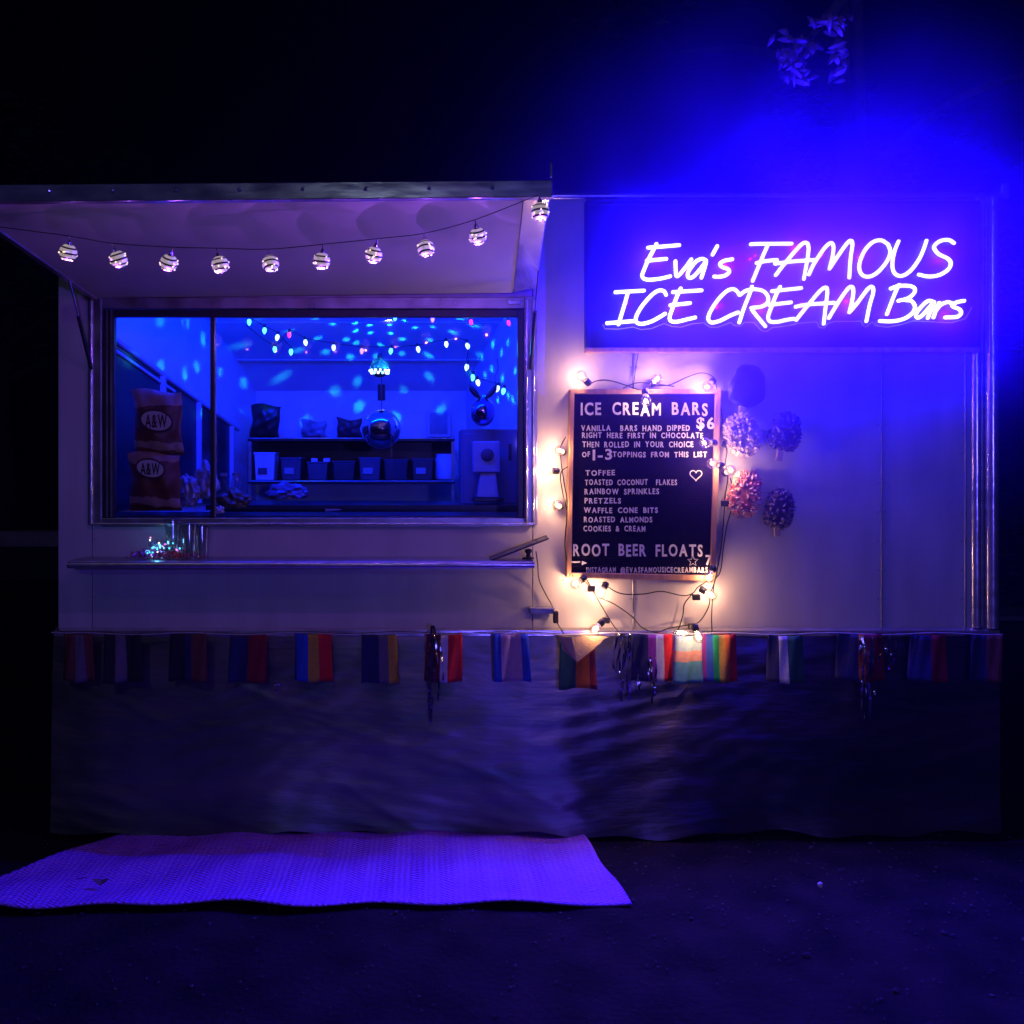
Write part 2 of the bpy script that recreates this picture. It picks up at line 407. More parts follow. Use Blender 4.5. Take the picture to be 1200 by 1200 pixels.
# side flanges: turned down metal at right and left
sr = MB().hexa([hr + Vector((.001, 0, -.035)), orr + Vector((.001, 0, -.030)), orr + Vector((.075, 0, -.055)), hr + Vector((.060, 0, -.050)),
                hr + Vector((.001, 0, .03)), orr + Vector((.001, 0, .03)), orr + Vector((.075, 0, .03)), hr + Vector((.060, 0, .03))])
sr = MB().hexa([hr + Vector((-.001, 0, -.010)), orr + Vector((-.001, 0, -.012)), orr + Vector((.002, 0, -.012)), hr + Vector((.062, 0, -.012)),
                hr + Vector((-.001, 0, .045)), orr + Vector((-.001, 0, .048)), orr + Vector((.002, 0, .048)), hr + Vector((.062, 0, .045))])
A1 = at(601.2, 343, -.03); A2 = at(613.2, 231.5, YO + .0); A3 = at(645, 226, YO + .0); A4 = at(628, 338, -.03)
up = Vector((0, 0, .04))
obj('side_rim', MB().hexa([A1, A4, A3, A2, A1 + up, A4 + up, A3 + up, A2 + up]), M['alu'], hatch, bevel=.003)
obj('side_rim', MB().hexa([hl + Vector((-.02, 0, -.008)), hl + Vector((.004, 0, -.008)), ol + Vector((.004, 0, -.008)), ol + Vector((-.02, 0, -.008)),
                           hl + Vector((-.02, 0, .035)), hl + Vector((.004, 0, .035)), ol + Vector((.004, 0, .035)), ol + Vector((-.02, 0, .035))]), M['alu_dark'], hatch, bevel=.003)
obj('hinge', MB().tube([hl + Vector((0, .006, .012)), hr + Vector((0, .006, .012))], .012, 8), M['alu_dark'], hatch, smooth=True)
obj('latch', MB().box(at(595, 357, -.012), at(610, 352, -.02)), M['alu'], hatch, bevel=.002)
obj('latch', MB().box(ofr + Vector((-.006, -.02, .05)), ofr + Vector((.0, -.012, .09))), M['alu'], hatch)
for a, b in ((at(107, 432, -.02), hl.lerp(ol, .26)), (at(622, 432, -.02), A4.lerp(A3, .24))):
    s_ = obj('prop_strut', MB().tube([a, a.lerp(b, .6)], .008, 8), M['dark_metal'], hatch, smooth=True)
    obj('piston_rod', MB().tube([a.lerp(b, .6), b], .004, 6), M['alu'], s_, smooth=True)

# serving shelf
zs_ = at(0, 657, -.15)[2]
shelf = obj('serving_shelf', MB().box((at(82, 0, -.15)[0], -.15, zs_ - .028), (at(625, 0, -.15)[0], -.001, zs_)), M['alu_dark'], trailer, bevel=.004)
obj('front_edge', MB().tube([(at(80, 0, -.15)[0], -.153, zs_ - .016), (at(626, 0, -.15)[0], -.153, zs_ - .016)], .014, 10), M['alu'], shelf, smooth=True)
obj('wall_cleat', MB().box((at(90, 0)[0], -.02, zs_ - .05), (at(618, 0)[0], -.001, zs_ - .0285)), M['alu_dark'], shelf)

# ---------------------------------------------------------------- neon sign on its board
bx0, bx1, by0, by1 = at(686, 0, -.03)[0], at(1146, 0, -.03)[0], at(0, 413, -.03)[2], at(0, 236, -.03)[2]
YB = -.046
board = obj('sign_board', MB().box((bx0 + .016, -.002, by0 + .018), (bx1 - .016, YB + .006, by1 - .018)), M['sign_board'], org=((bx0+bx1)/2, 0, by0))
tag(board, 'wide black board with a wooden frame behind the glowing script sign', 'sign board')
for a, b in (((bx0, by0), (bx1, by0 + .018)), ((bx0, by1 - .018), (bx1, by1)), ((bx0, by0 + .018), (bx0 + .016, by1 - .018)), ((bx1 - .016, by0 + .018), (bx1, by1 - .018))):
    obj('frame', MB().box((a[0], -.002, a[1]), (b[0], YB, b[1])), M['wood'] if b[1] < by0 + .02 else M['sign_board'], board, bevel=.002)
YS = -.078
neon = thing('neon_sign', "glowing white script sign reading Eva's FAMOUS ICE CREAM Bars in a blue halo", 'neon sign', at(920, 380, YS))
strokes = [
 (700, [[(395,135),(640,115)], [(462,105),(440,150),(400,225),(360,320),(350,355),(370,380),(420,385),(500,375),(570,358)], [(385,237),(540,222)],
        [(610,240),(612,300),(622,360),(680,300),(735,225)],
        [(850,235),(820,222),(775,240),(725,300),(706,345),(715,370),(745,365),(790,320),(835,262),(850,240),(842,280),(813,370)],
        [(937,122),(900,190)], [(1055,225),(990,238),(958,262),(975,285),(1020,302),(1030,325),(1000,352),(950,362),(912,360)],
        [(140,483),(365,470)], [(240,480),(215,570),(165,735)], [(75,725),(290,708)],
        [(538,505),(520,475),(480,470),(425,505),(350,590),(305,670),(305,715),(345,730),(420,712),(490,675),(530,650)],
        [(590,482),(815,468)], [(652,452),(625,510),(590,600),(565,680),(580,710),(630,712),(700,695),(765,680)], [(570,585),(725,568)],
        [(1110,505),(1090,475),(1060,458),(1010,475),(940,545),(880,640),(868,695),(895,720),(960,705),(1040,665),(1100,640)]]),
 (840, [[(275,438),(255,500),(215,600),(175,720)], [(180,505),(230,470),(300,460),(365,475),(400,520),(395,565),(350,595),(270,605)], [(270,605),(290,640),(380,750)],
        [(430,475),(660,450)], [(495,440),(465,500),(430,590),(402,670),(415,710),(470,715),(540,700),(600,690)], [(410,582),(580,562)],
        [(620,700),(700,600),(800,480),(850,445),(864,480),(850,600),(835,730)], [(615,597),(700,580),(915,565)],
        [(265,108),(330,105),(585,103)], [(400,110),(350,225),(280,395)], [(310,255),(380,240),(470,230)],
        [(460,350),(530,260),(640,130),(690,95),(715,120),(712,200),(680,380)], [(455,260),(600,242),(770,230)],
        [(720,345),(760,260),(840,140),(890,98),(912,125),(905,200),(880,300)], [(880,300),(940,210),(1010,110),(1045,80),(1060,110),(1045,220),(1035,370)]]),
 (980, [[(-58,685),(17,560),(87,460),(122,440),(134,480),(122,560),(102,640)], [(102,640),(170,560),(240,465),(278,440),(290,480),(262,580),(235,710)],
        [(405,110),(350,77),(280,95),(215,170),(180,270),(195,340),(250,362),(320,330),(390,250),(422,170),(405,110)],
        [(487,85),(460,150),(440,240),(445,315),(480,352),(530,350),(590,305),(650,220),(685,140),(705,80)],
        [(920,100),(880,75),(820,80),(775,110),(765,140),(800,185),(870,220),(895,260),(870,310),(800,350),(720,360),(645,345)],
        [(490,425),(455,500),(395,655)], [(425,455),(480,435),(560,432),(610,450),(608,490),(560,530),(485,550)],
        [(540,545),(590,553),(615,600),(590,650),(530,690),(440,710),(340,708)],
        [(765,560),(720,550),(670,590),(625,650),(632,682),(665,670),(720,610),(765,560),(740,620),(715,685)],
        [(805,565),(780,620),(760,680)], [(775,630),(820,580),(870,560),(905,570)], [(1000,550),(940,562),(905,590),(960,615),(975,645),(945,675),(850,680)]])]
for off, ss in strokes:
    for s_ in ss:
        pts = [at(off + u * .15, 270 + v * .15, YS) for u, v in s_]
        pth = smooth_path(pts, 5)
        if len(pth) == 2: pth = [pth[0].lerp(pth[1], t / 4) for t in range(5)]
        d0 = (pth[0] - pth[1]).normalized(); d1 = (pth[-1] - pth[-2]).normalized(); r = .0074
        full = [pth[0] + d0 * r * .8, pth[0] + d0 * r * .5] + pth + [pth[-1] + d1 * r * .5, pth[-1] + d1 * r * .8]
        rs = [r * .45, r * .85] + [r] * len(pth) + [r * .85, r * .45]
        obj('tube', MB().tube(full, rs, 8), M['neon'], neon, smooth=True)
low = [(1, 40,735),(1,60,768),(1,160,772),(1,280,755),(1,340,775),(1,420,768),(1,520,728),(1,580,750),(1,650,757),(1,740,730),(1,830,722),(1,880,757),(1,940,757),(1,1040,720),
       (2,110,720),(2,140,745),(2,185,750),(2,215,718),(2,290,720),(2,350,785),(2,390,790),(2,430,760),(2,560,745),(2,640,725),(2,780,715),(2,800,760),(2,840,764),(2,870,725),(2,920,712),(2,1130,710),
       (3,200,735),(3,230,757),(3,280,715),(3,310,745),(3,400,757),(3,500,738),(3,600,708),(3,750,716),(3,900,722),(3,1010,690),(3,1060,600)]
top = [(3,1050,520),(3,950,490),(3,890,455),(3,890,390),(3,960,250),(3,990,110),(3,940,30),(3,800,18),(3,400,25),(3,100,20),(2,850,45),(2,600,50),(2,300,55),(2,150,120),(1,1000,70),(1,780,115),(1,640,60),(1,460,40),(1,350,110),(1,320,220),(1,290,400),(1,110,440),(1,60,520)]
OFF = {1: 700, 2: 840, 3: 980}
def sp(q, Y): return at(OFF[q[0]] + q[1] * .15, 270 + q[2] * .15, Y)
outline = [sp(q, -.062) for q in low + top]
obj('acrylic_backer', MB().prism([(p.x, p.z) for p in outline], -.064, -.060), M['film'], neon)
m_edge = mat('frosted acrylic edge', (0.7, 0.62, 0.7), 0.3, noise=.3, nscale=40)
obj('cut_edge', MB().tube([sp(q, -.068) for q in low], .0016, 5), m_edge, neon)
obj('supply_wire', MB().tube(smooth_path([sp((1, 560, 45), -.069), sp((1, 660, 80), -.069), sp((1, 800, 120), -.069), sp((2, 100, 130), -.069), sp((2, 230, 95), -.069)]), .0018, 5), M['wire'], neon)
for x, y in ((700, 285), (1148, 288), (700, 392), (1130, 394)):
    p = at(x, y, -.046)
    obj('standoff', MB().lathe([(.007, 0), (.007, .014), (.005, .016)], 10, Matrix.Translation((p.x, -.032, p.z)) @ Matrix.Rotation(PI/2, 4, 'X')), M['alu'], neon) if False else None
# the LED runs: light given off by the tubes themselves
runs_ = ((765, 305), (800, 318), (850, 312), (885, 300), (930, 292), (965, 300), (1005, 300), (1045, 302), (1100, 305), (735, 355), (790, 362), (845, 358), (890, 360), (940, 358), (990, 355), (1050, 365), (1105, 368))
for i, (x, y) in enumerate(runs_):
    if i % 2: lamp('led_run', at(x, y, YS - .012), SIGN_W / 8, (.006, 0, 1), 0.0, neon)
    else:
        l_ = lamp('led_run', at(x, y, YS - .012), SIGN_F / 9, (.012, 0, 1), 0.0, neon, 'SPOT')
        l_.data.shadow_soft_size = 0; l_.data.spot_size = math.radians(176); l_.data.spot_blend = .25; l_.rotation_euler = (math.radians(-88), 0, 0)

# ---------------------------------------------------------------- letter board
lbY = -.045
lb = thing('letter_board', 'black felt menu board in a wooden frame with white push-in letters', 'menu board', at(756, 678, lbY))
c_ = [at(664, 677, lbY), at(838, 681, lbY), at(845, 456, lbY), at(668, 456, lbY)]
def quad_box(p, y0, y1, name, m, par, bevel=0):
    vs = [(q.x, y0, q.z) for q in p] + [(q.x, y1, q.z) for q in p]
    mb = MB().add(vs, [(0,1,2,3), (7,6,5,4), (0,4,5,1), (1,5,6,2), (2,6,7,3), (3,7,4,0)])
    return obj(name, mb, m, par, bevel=bevel)
inn = [at(669.5, 671, lbY), at(832.5, 674, lbY), at(838.5, 461.5, lbY), at(673, 461.5, lbY)]
quad_box(inn, -.022, lbY + .012, 'felt_panel', M['felt'], lb)
for i in range(4):
    j = (i + 1) % 4
    quad_box([c_[i], c_[j], inn[j], inn[i]], -.004, lbY - .004, 'frame', M['wood'], lb, bevel=.002)
mbg = MB(); z0 = at(0, 670, 0)[2] ; 
gy = lbY + .0115
for k_ in range(66):
    py = 464 + k_ * 3.15
    t = (py - 461) / 212
    mbg.box(at(673.4 - 3.2 * t, py, 0) * 1 + Vector((0, lbY + .0121, -.0028)), at(838 - 5.5 * t, py, 0) + Vector((0, lbY + .0085, .0028)))
g_ = obj('felt_ridges', mbg, M['felt'], lb); g_['kind'] = 'stuff'
GL = {}
def glyph(ch):
    if ch in GL: return GL[ch]
    cu = bpy.data.curves.new('g', 'FONT'); cu.body = ch; cu.size = 1; cu.extrude = .03; cu.offset = .022; cu.resolution_u = 3
    o = bpy.data.objects.new('g', cu); COL.objects.link(o)
    dg = bpy.context.evaluated_depsgraph_get(); me = bpy.data.meshes.new_from_object(o.evaluated_get(dg))
    v = [tuple(x.co) for x in me.vertices]; f = [tuple(p.vertices) for p in me.polygons]
    bpy.data.objects.remove(o); bpy.data.curves.remove(cu); bpy.data.meshes.remove(me)
    x0 = min(q[0] for q in v); x1 = max(q[0] for q in v)
    GL[ch] = (v, f, x0, x1 - x0); return GL[ch]
CAP = max(q[1] for q in glyph('H')[0]) - min(q[1] for q in glyph('H')[0])
YL = lbY + .0085
def text_row(s, x0, x1, y0, y1, parent, m, each=False,  Y=YL, name='letter', gap=.12, th=.004, space=.55, rnd=None):
    w = [space if ch == ' ' else glyph(ch)[3] for ch in s]
    natural = sum(w) + gap * (len(s) - 1)
    P0, P1 = at(x0, y1, Y), at(x1, y0, Y)
    sy = (P1.z - P0.z) / CAP; k = (P1.x - P0.x) / natural
    cur = P0.x; acc = MB()
    for ch, wi in zip(s, w):
        if ch != ' ':
            v, f, gx, _ = glyph(ch)
            jz = (rnd.uniform(-.06, .06) * (P1.z - P0.z)) if rnd else 0
            kk = min(k, sy * 1.15); cen = cur + wi * k / 2
            vs = [(cen + (q[0] - gx - wi / 2) * kk, Y - .001 - (q[2] + .03) / .06 * th, P0.z + q[1] * sy + jz) for q in v]
            if each: obj(name, MB().add(vs, f), m, parent)
            else: acc.add(vs, f)
        cur += (wi + gap) * k
    if not each and acc.v:
        o = obj('small_letters' if name == 'letter' else name, acc, m, parent)
        if name == 'letter': o['kind'] = 'stuff'
        return o
rr = random.Random(5)
for s, x0, x1, y0, y1, e in (('ICE CREAM BARS', 680.5, 829, 471.8, 486.5, 1), ('$6', 816, 837, 488.5, 502, 1), ('VANILLA  BARS HAND DIPPED', 681, 808, 498.2, 504.8, 0),
    ('RIGHT HERE FIRST IN CHOCOLATE', 682, 823.5, 506.8, 513.2, 0), ('THEN ROLLED IN YOUR CHOICE', 682.5, 812, 517.3, 524, 0), ('OF', 682, 691.2, 529.2, 535.2, 0),
    ('1-3', 694.5, 717, 526, 538.5, 1), ('TOPPINGS FROM THIS LIST', 718, 828, 529.2, 535.6, 0), ('TOFFEE', 686, 720.4, 550.7, 557, 0),
    ('TOASTED COCONUT  FLAKES', 685.4, 793, 561.7, 568.2, 0), ('RAINBOW SPRINKLES', 685, 772, 572.4, 579, 0), ('PRETZELS', 685, 727.4, 583.4, 589.8, 0),
    ('WAFFLE CONE BITS', 684.2, 770.5, 594.6, 601, 0), ('ROASTED ALMONDS', 684.2, 764, 605.6, 612, 0), ('COOKIES & CREAM', 683.7, 756, 616, 622.6, 0),
    ('ROOT BEER FLOATS', 671.5, 823, 637, 651, 1), ('7', 826.6, 833.6, 650, 661.6, 1), ('INSTAGRAM', 687, 721.5, 664.5, 670.5, 0), ('@EVASFAMOUSICECREAMBARS', 727, 829, 664.5, 670.8, 0)):
    text_row(s, x0, x1, y0, y1, lb, M['letter'], bool(e), gap=.16 if e else .2, rnd=rr)
def ring_shape(pts, name, r=.0022):
    pts = pts + [pts[0], pts[1]]
    obj(name, MB().tube(pts, r, 6), M['letter'], lb)
hp = []
for i in range(24):
    t = 2 * PI * i / 24; hx = 16 * math.sin(t) ** 3; hy = 13*math.cos(t) - 5*math.cos(2*t) - 2*math.cos(3*t) - math.cos(4*t)
    hp.append(at(815.5 + hx * .44, 556.5 - hy * .42, YL - .003))
ring_shape(hp, 'heart_symbol')
ring_shape([at(812 + (6.4 if i % 2 == 0 else 2.8) * math.sin(PI * i / 5), 657.5 - (6.4 if i % 2 == 0 else 2.8) * math.cos(PI * i / 5), YL - .003) for i in range(10)], 'star_symbol', .0014)
obj('arrow_symbol', MB().box(at(668, 659.3, YL), at(680, 657.8, YL - .004)).prism([(at(680, 661, 0).x, at(0, 661, 0).z), (at(686, 658.5, 0).x, at(0, 658.5, 0).z), (at(680, 656, 0).x, at(0, 656, 0).z)], YL, YL - .004), M['letter'], lb)
hangc = obj('hanging_cord', MB().tube([at(742, 456, -.02), at(745, 430, -.012), at(748, 414, -.012)], .0018, 5), M['wire'], lb)

# ---------------------------------------------------------------- clear bulb string round the letter board
bulbs = thing('bulb_string', 'black cable of lit clear globe bulbs looped around the menu board', 'string lights', at(756, 456, -.05))
WARM = (1, .55, .34)
BW = 14
def clear_bulb(px, py, Y, dx, dz, dy=0.0, r=.022, w=1.0):
    """bulb centre at pixel, its base pointing the way (dx, dz) in the wall plane and dy towards the wall"""
    c = at(px, py, Y); d = Vector((dx, dy, dz)).normalized()
    R = d.to_track_quat('Z', 'Y').to_matrix().to_4x4(); Mx = Matrix.Translation(c) @ R
    prof = [(r * .05, -r)] + [(r * math.sin(a), -r * math.cos(a)) for a in [PI * q / 9 for q in range(1, 7)]] + [(r * .62, r * .95), (r * .5, r * 1.25)]
    b = obj('bulb', MB().lathe(prof, 16, Mx), M['bulb_glass'], bulbs, smooth=True, org=c)
    obj('socket', MB().lathe([(r * .55, r * 1.2), (r * .62, r * 1.3), (r * .62, r * 2.2), (r * .4, r * 2.45)], 12, Mx), M['wire'], b, smooth=True)
    fil = MB().tube([Mx @ Vector((math.cos(q) * r * .28, math.sin(q) * r * .28, -r * .2 + r * .05 * q)) for q in [i * .6 for i in range(12)]], .0014, 5)
    obj('filament', fil, M['filament'], b)
    lamp('bulb_light', c, BULB_W * w, WARM, r * .42, bulbs)
    return Mx @ Vector((0, 0, r * 2.4))
M['filament'] = mat('glowing filament', (1, .8, .5), .5, emit=(1, .7, .38), estr=14)
bl = [(681, 440, -.075, .75, -.7, .3), (770, 444, -.09, -.1, -.3, 1), (829, 453, -.085, .6, .5, .5), (757, 470, -.10, 0, 1, .4), (656, 528, -.075, .5, -.15, 1),
      (640, 552, -.05, 1, 0, .1), (653, 592, -.075, .45, -.2, 1), (826, 519, -.10, 1, 0, .3), (835, 543, -.10, 1, -.25, .3), (856, 551, -.085, -.2, -.3, 1),
      (862, 524, -.04, -1, .3, .3), (674, 684, -.075, .9, .45, .3), (704, 696, -.05, .6, 1, .3), (697, 738, -.11, .8, .75, .3), (831, 677, -.085, .5, .9, .3),
      (834, 698, -.055, -.8, .5, .3), (819, 747, -.15, -.3, 1, .3)]
ends = [clear_bulb(*b[:3], b[3], b[4], b[5], w=.75 if b[1] > 745 else 1.0) for b in bl]
def cable(pxs, Y=-.04, r=.0024, par=bulbs, name='cable', m=None):
    pts = [at(q[0], q[1], q[2] if len(q) > 2 else Y) for q in pxs]
    return obj(name, MB().tube(smooth_path(pts, 6), r, 6), m or M['wire'], par, smooth=True)
cable([(688, 452, -.06), (700, 446), (715, 446), (735, 452), (752, 457, -.06), (768, 452), (785, 451), (805, 442), (822, 437), (836, 442), (840, 455), (845, 480), (848, 505), (852, 530, -.05)])
cable([(730, 455, -.05), (745, 449, -.06), (762, 449, -.06), (790, 453, -.05)])
cable([(663, 512, -.03), (657, 525, -.05), (658, 545), (661, 565), (665, 590), (664, 610), (662, 640), (666, 665), (672, 676, -.05)])
cable([(668, 545), (657, 555), (660, 580), (665, 600), (668, 620)], -.03)
cable([(852, 530), (850, 545), (853, 560), (850, 580), (848, 610), (846, 635), (842, 660), (838, 680), (832, 696, -.05)])
cable([(856, 560), (860, 585), (852, 615), (848, 640), (844, 670), (834, 682)])
cable([(686, 682), (693, 690), (702, 705), (712, 722), (722, 737), (735, 748), (755, 755), (775, 753), (792, 742), (800, 722), (802, 708), (812, 695)])
cable([(688, 680), (700, 698), (720, 708), (740, 722), (752, 735), (768, 741), (785, 736), (808, 732), (820, 728), (830, 712), (832, 700)])
cable([(706, 682), (716, 690), (730, 696), (755, 696), (775, 693), (800, 698), (812, 695), (818, 688), (830, 680)])
cable([(840, 668), (836, 690), (834, 720), (834, 745), (830, 765), (815, 790), (800, 810), (788, 822)], -.06)
for x, y in ((710, 727), (816, 700), (811, 734), (850, 590), (693, 690)):
    a = at(x, y, -.045)
    obj('clip', MB().box(a - Vector((.016, .008, .012)), a + Vector((.016, .008, .012))), M['wire'], bulbs, bevel=.004)

# ---------------------------------------------------------------- giant ice cream bars on the wall
def ice_bar(px, py, w, h, rot, cols, label, rough_bits, Y=-.045, stick=(0, 1), seed=1, chip=.008, stickc=(0.55, .42, .28)):
    c = at(px, py, Y); t = thing('ice_cream_bar_model', label, 'wall decoration', c, 'giant ice cream bar models on the trailer wall')
    r = random.Random(seed); a = math.radians(rot)
    def loc(u, v, y): return (c.x + u * math.cos(a) - v * math.sin(a), c.y + y, c.z + u * math.sin(a) + v * math.cos(a))
    W, H = w * S / 2, h * S / 2
    mb = MB(); nu, nv = 20, 12
    for j in range(nv + 1):
        ph = PI * j / nv
        for i in range(nu):
            th = 2 * PI * i / nu
            sx = math.copysign(abs(math.cos(th)) ** .75, math.cos(th)) * math.sin(ph) ** .6
            sz = math.copysign(abs(math.sin(th)) ** .85, math.sin(th)) * math.sin(ph) ** .6
            taper = (1 - .12 * sz) * (1 + .07 * math.sin(3 * th + seed) + .05 * math.sin(7 * th + 2 * seed))
            mb.v.append(loc(sx * W * taper, sz * H, -math.cos(ph) * .020))
    for j in range(nv):
        for i in range(nu): mb.f.append((j*nu+i, j*nu+(i+1) % nu, (j+1)*nu+(i+1) % nu, (j+1)*nu+i)); mb.mi.append(0)
    core = mat('bar coating', cols[0], .45, noise=.3, nscale=40, bump=.4, bscale=60)
    obj('coating', mb, core, t, smooth=True)
    if rough_bits:
        ms = [mat('topping', q, .55, noise=.2, nscale=50) for q in cols[1:]]
        tb = MB()
        for _ in range(rough_bits):
            th = r.uniform(0, 2 * PI); ph = math.acos(r.uniform(-.35, 1)); ro = r.uniform(.92, 1.1)
            sx = math.copysign(abs(math.cos(th)) ** .8, math.cos(th)) * math.sin(ph) ** .6
            sz = math.copysign(abs(math.sin(th)) ** .85, math.sin(th)) * math.sin(ph) ** .6
            p = Vector(loc(sx * W * ro * (1 - .12 * sz), sz * H * ro, -math.cos(ph) * .022 * ro))
            e = Matrix.Rotation(r.uniform(0, 6.28), 3, 'Y') @ Matrix.Rotation(r.uniform(0, 6.28), 3, 'X')
            L, B_, C_ = chip * r.uniform(.6, 1.25), chip * r.uniform(.4, .8), chip * r.uniform(.3, .6)
            vs = [p + e @ Vector(q) for q in ((L,0,0),(-L,0,0),(0,B_,0),(0,-B_,0),(0,0,C_),(0,0,-C_))]
            tb.add(vs, [(0,2,4),(2,1,4),(1,3,4),(3,0,4),(2,0,5),(1,2,5),(3,1,5),(0,3,5)], r.randrange(len(ms)))
        k = obj('topping', tb, ms, t); k['kind'] = 'stuff'
    so = Vector(loc(0, -H * .9, 0)); d = Vector((math.sin(math.radians(stick[0])), 0, -math.cos(math.radians(stick[0]))))
    s2 = so + d * stick[1] * S; n_ = d.cross(Vector((0, 1, 0))) * .013
    mb = MB().hexa([so - n_ + Vector((0,-.004,0)), so + n_ + Vector((0,-.004,0)), so + n_ + Vector((0,.004,0)), so - n_ + Vector((0,.004,0)),
                    s2 - n_ + Vector((0,-.004,0)), s2 + n_ + Vector((0,-.004,0)), s2 + n_ + Vector((0,.004,0)), s2 - n_ + Vector((0,.004,0))])
    obj('stick', mb, mat('pale stick', stickc, .6, noise=.2), t, bevel=.003)
ice_bar(876, 452, 42, 50, -14, [(.02, .015, .03)], 'smooth dark ice cream bar model right of the menu board under the sign', 0, stick=(-8, 12), seed=2)
ice_bar(870, 509, 37, 44, 24, [(.6, .5, .36), (.85, .75, .55), (.8, .68, .5), (.6, .48, .34)], 'shaggy cream coconut coated bar model below the smooth dark one', 420, stick=(20, 8), seed=3, chip=.014)
ice_bar(920, 506, 33, 42, -16, [(.06, .035, .03), (.10, .06, .05), (.22, .15, .12), (.06, .04, .04)], 'dark lumpy bar model at upper right, farthest from the menu board', 230, stick=(-8, 16), seed=4, chip=.011)
ice_bar(873, 578, 35, 50, -12, [(.55, .16, .1), (.85, .3, .2), (.85, .5, .28), (.7, .15, .14), (.85, .62, .45)], 'pink sprinkle coated bar model beside the bulb cable', 380, stick=(-5, 8), seed=5, chip=.010)
ice_bar(913, 596, 31, 42, -8, [(.05, .035, .035), (.16, .11, .10), (.07, .05, .05), (.25, .18, .16)], 'dark nut coated bar model at lower right with a pale stick', 280, stick=(2, 14), seed=6, chip=.011)

# ---------------------------------------------------------------- mirrored ball string under the hatch
ms_ = thing('ball_light_string', 'thin cord with ten silver banded ball ornaments hanging under the hatch', 'string lights', at(350, 300, -.7))
ballpos = [(80, 296), (139, 304), (198, 308), (258, 310), (317, 309), (377, 306), (438, 299), (499, 291), (560, 277), (633, 248)]
m_band = mat('black band', (0.01, .01, .012), .3, noise=.2)
m_ball = mat('lit mirror facets', (.8, .78, .75), .3, .6, noise=.35, nscale=90, emit=(1, .78, .7), estr=.32)
m_warm = mat('warm diode', (1, .8, .6), .4, emit=(1, .75, .55), estr=1.6)
cord = []
for i, (x, y) in enumerate(ballpos):
    Y = -.95 if i < 8 else (-.99 if i == 8 else -1.12)
    c = at(x, y, Y); r = .026; rg = random.Random(i)
    mb = MB(); n = 18; rows = 15
    tilt = Matrix.Rotation(rg.uniform(-.4, .4), 4, 'Y') @ Matrix.Rotation(rg.uniform(-.35, .45), 4, 'X')
    Mx = Matrix.Translation(c) @ tilt
    for j in range(rows + 1):
        a = PI * j / rows
        for k in range(n):
            q = 2 * PI * k / n; mb.v.append(tuple(Mx @ Vector((r * math.sin(a) * math.cos(q), r * math.sin(a) * math.sin(q), r * math.cos(a)))))
    for j in range(rows):
        for k in range(n):
            mb.f.append((j*n+k, j*n+(k+1) % n, (j+1)*n+(k+1) % n, (j+1)*n+k)); mb.mi.append(1 if j % 3 == 1 else 0)
    b = obj('ball', mb, [m_ball, m_band], ms_, org=c)
    obj('cap', MB().lathe([(.007, r * .93), (.006, r * 1.3), (.0022, r * 1.5), (.0016, r * 1.9)], 8, Mx), M['silver'], b, smooth=True)
    db = MB()
    for q in range(14):
        a = rg.uniform(1.0, 2.6); w = rg.uniform(0, 2 * PI)
        p = Mx @ Vector((r * 1.01 * math.sin(a) * math.cos(w), r * 1.01 * math.sin(a) * math.sin(w), r * 1.01 * math.cos(a)))
        db.add([p + v * .0026 for v in ICO1[0]], ICO1[1])
    k_ = obj('diodes', db, m_warm, b); k_['kind'] = 'stuff'
    lamp('diode_light', c + Vector((0, -.01, -r * 1.15)), BALL_W * (.16 + .17 * i), (.40, .09, 1), 0.0, b)
    cord.append(Mx @ Vector((0, 0, r * 1.9)))
cord = [hl.lerp(ol, .8)] + cord
obj('cord', MB().tube(smooth_path(cord, 4), .0014, 5), M['wire'], ms_)

# ---------------------------------------------------------------- inside: assumed blue LED strip, coloured bulbs, disco lamp
strip = thing('assumed_led_strip', 'assumed blue LED strip along the ceiling inside, above the serving window', 'strip light', (-.8, .06, 2.36))  # unseen strip, assumed from the blue light inside
obj('channel', MB().box((-1.6, .046, 2.355), (.1, .075, 2.38)), M['alu_dark'], strip)
al = lamp('strip_light', (-.78, .09, 2.345), ROOM_W, (.0, .012, 1), 0, strip, 'AREA')
al.data.shape = 'RECTANGLE'; al.data.size = 1.5; al.data.size_y = .04; al.rotation_euler = (math.radians(82), 0, 0)
cs = thing('coloured_bulb_string', 'string of small cyan, white and red bulbs across the trailer ceiling inside', 'string lights', at(440, 410, 1.0))
em = {'c': mat('cyan bulb', (.3, .9, .9), .3, emit=(.12, 1.0, 1.0), estr=3.2), 'w': mat('white bulb', (.9, .9, .9), .3, emit=(.6, .95, 1), estr=3.0),
      'r': mat('red bulb', (.9, .1, .2), .3, emit=(1, .03, .12), estr=2.2), 'v': mat('violet bulb', (.7, .5, .9), .3, emit=(.8, .35, 1), estr=1.6)}
runs = [[(292, 377, 'c'), (310, 387, 'c'), (325, 395, 'w'), (341, 412, 'c')], [(322, 409, 'c'), (339, 392, 'r'), (358, 401, 'w'), (391, 407, 'w'), (424, 411, 'v'), (458, 411, 'c'), (490, 409, 'w'), (523, 403, 'w'), (548, 405, 'w'), (547, 430, 'w'), (554, 442, 'c'), (560, 448, 'w'), (583, 455, 'w'), (590, 458, 'c')],
        [(463, 372, 'c'), (507, 374, 'v'), (552, 377, 'r'), (596, 378, 'r')]]
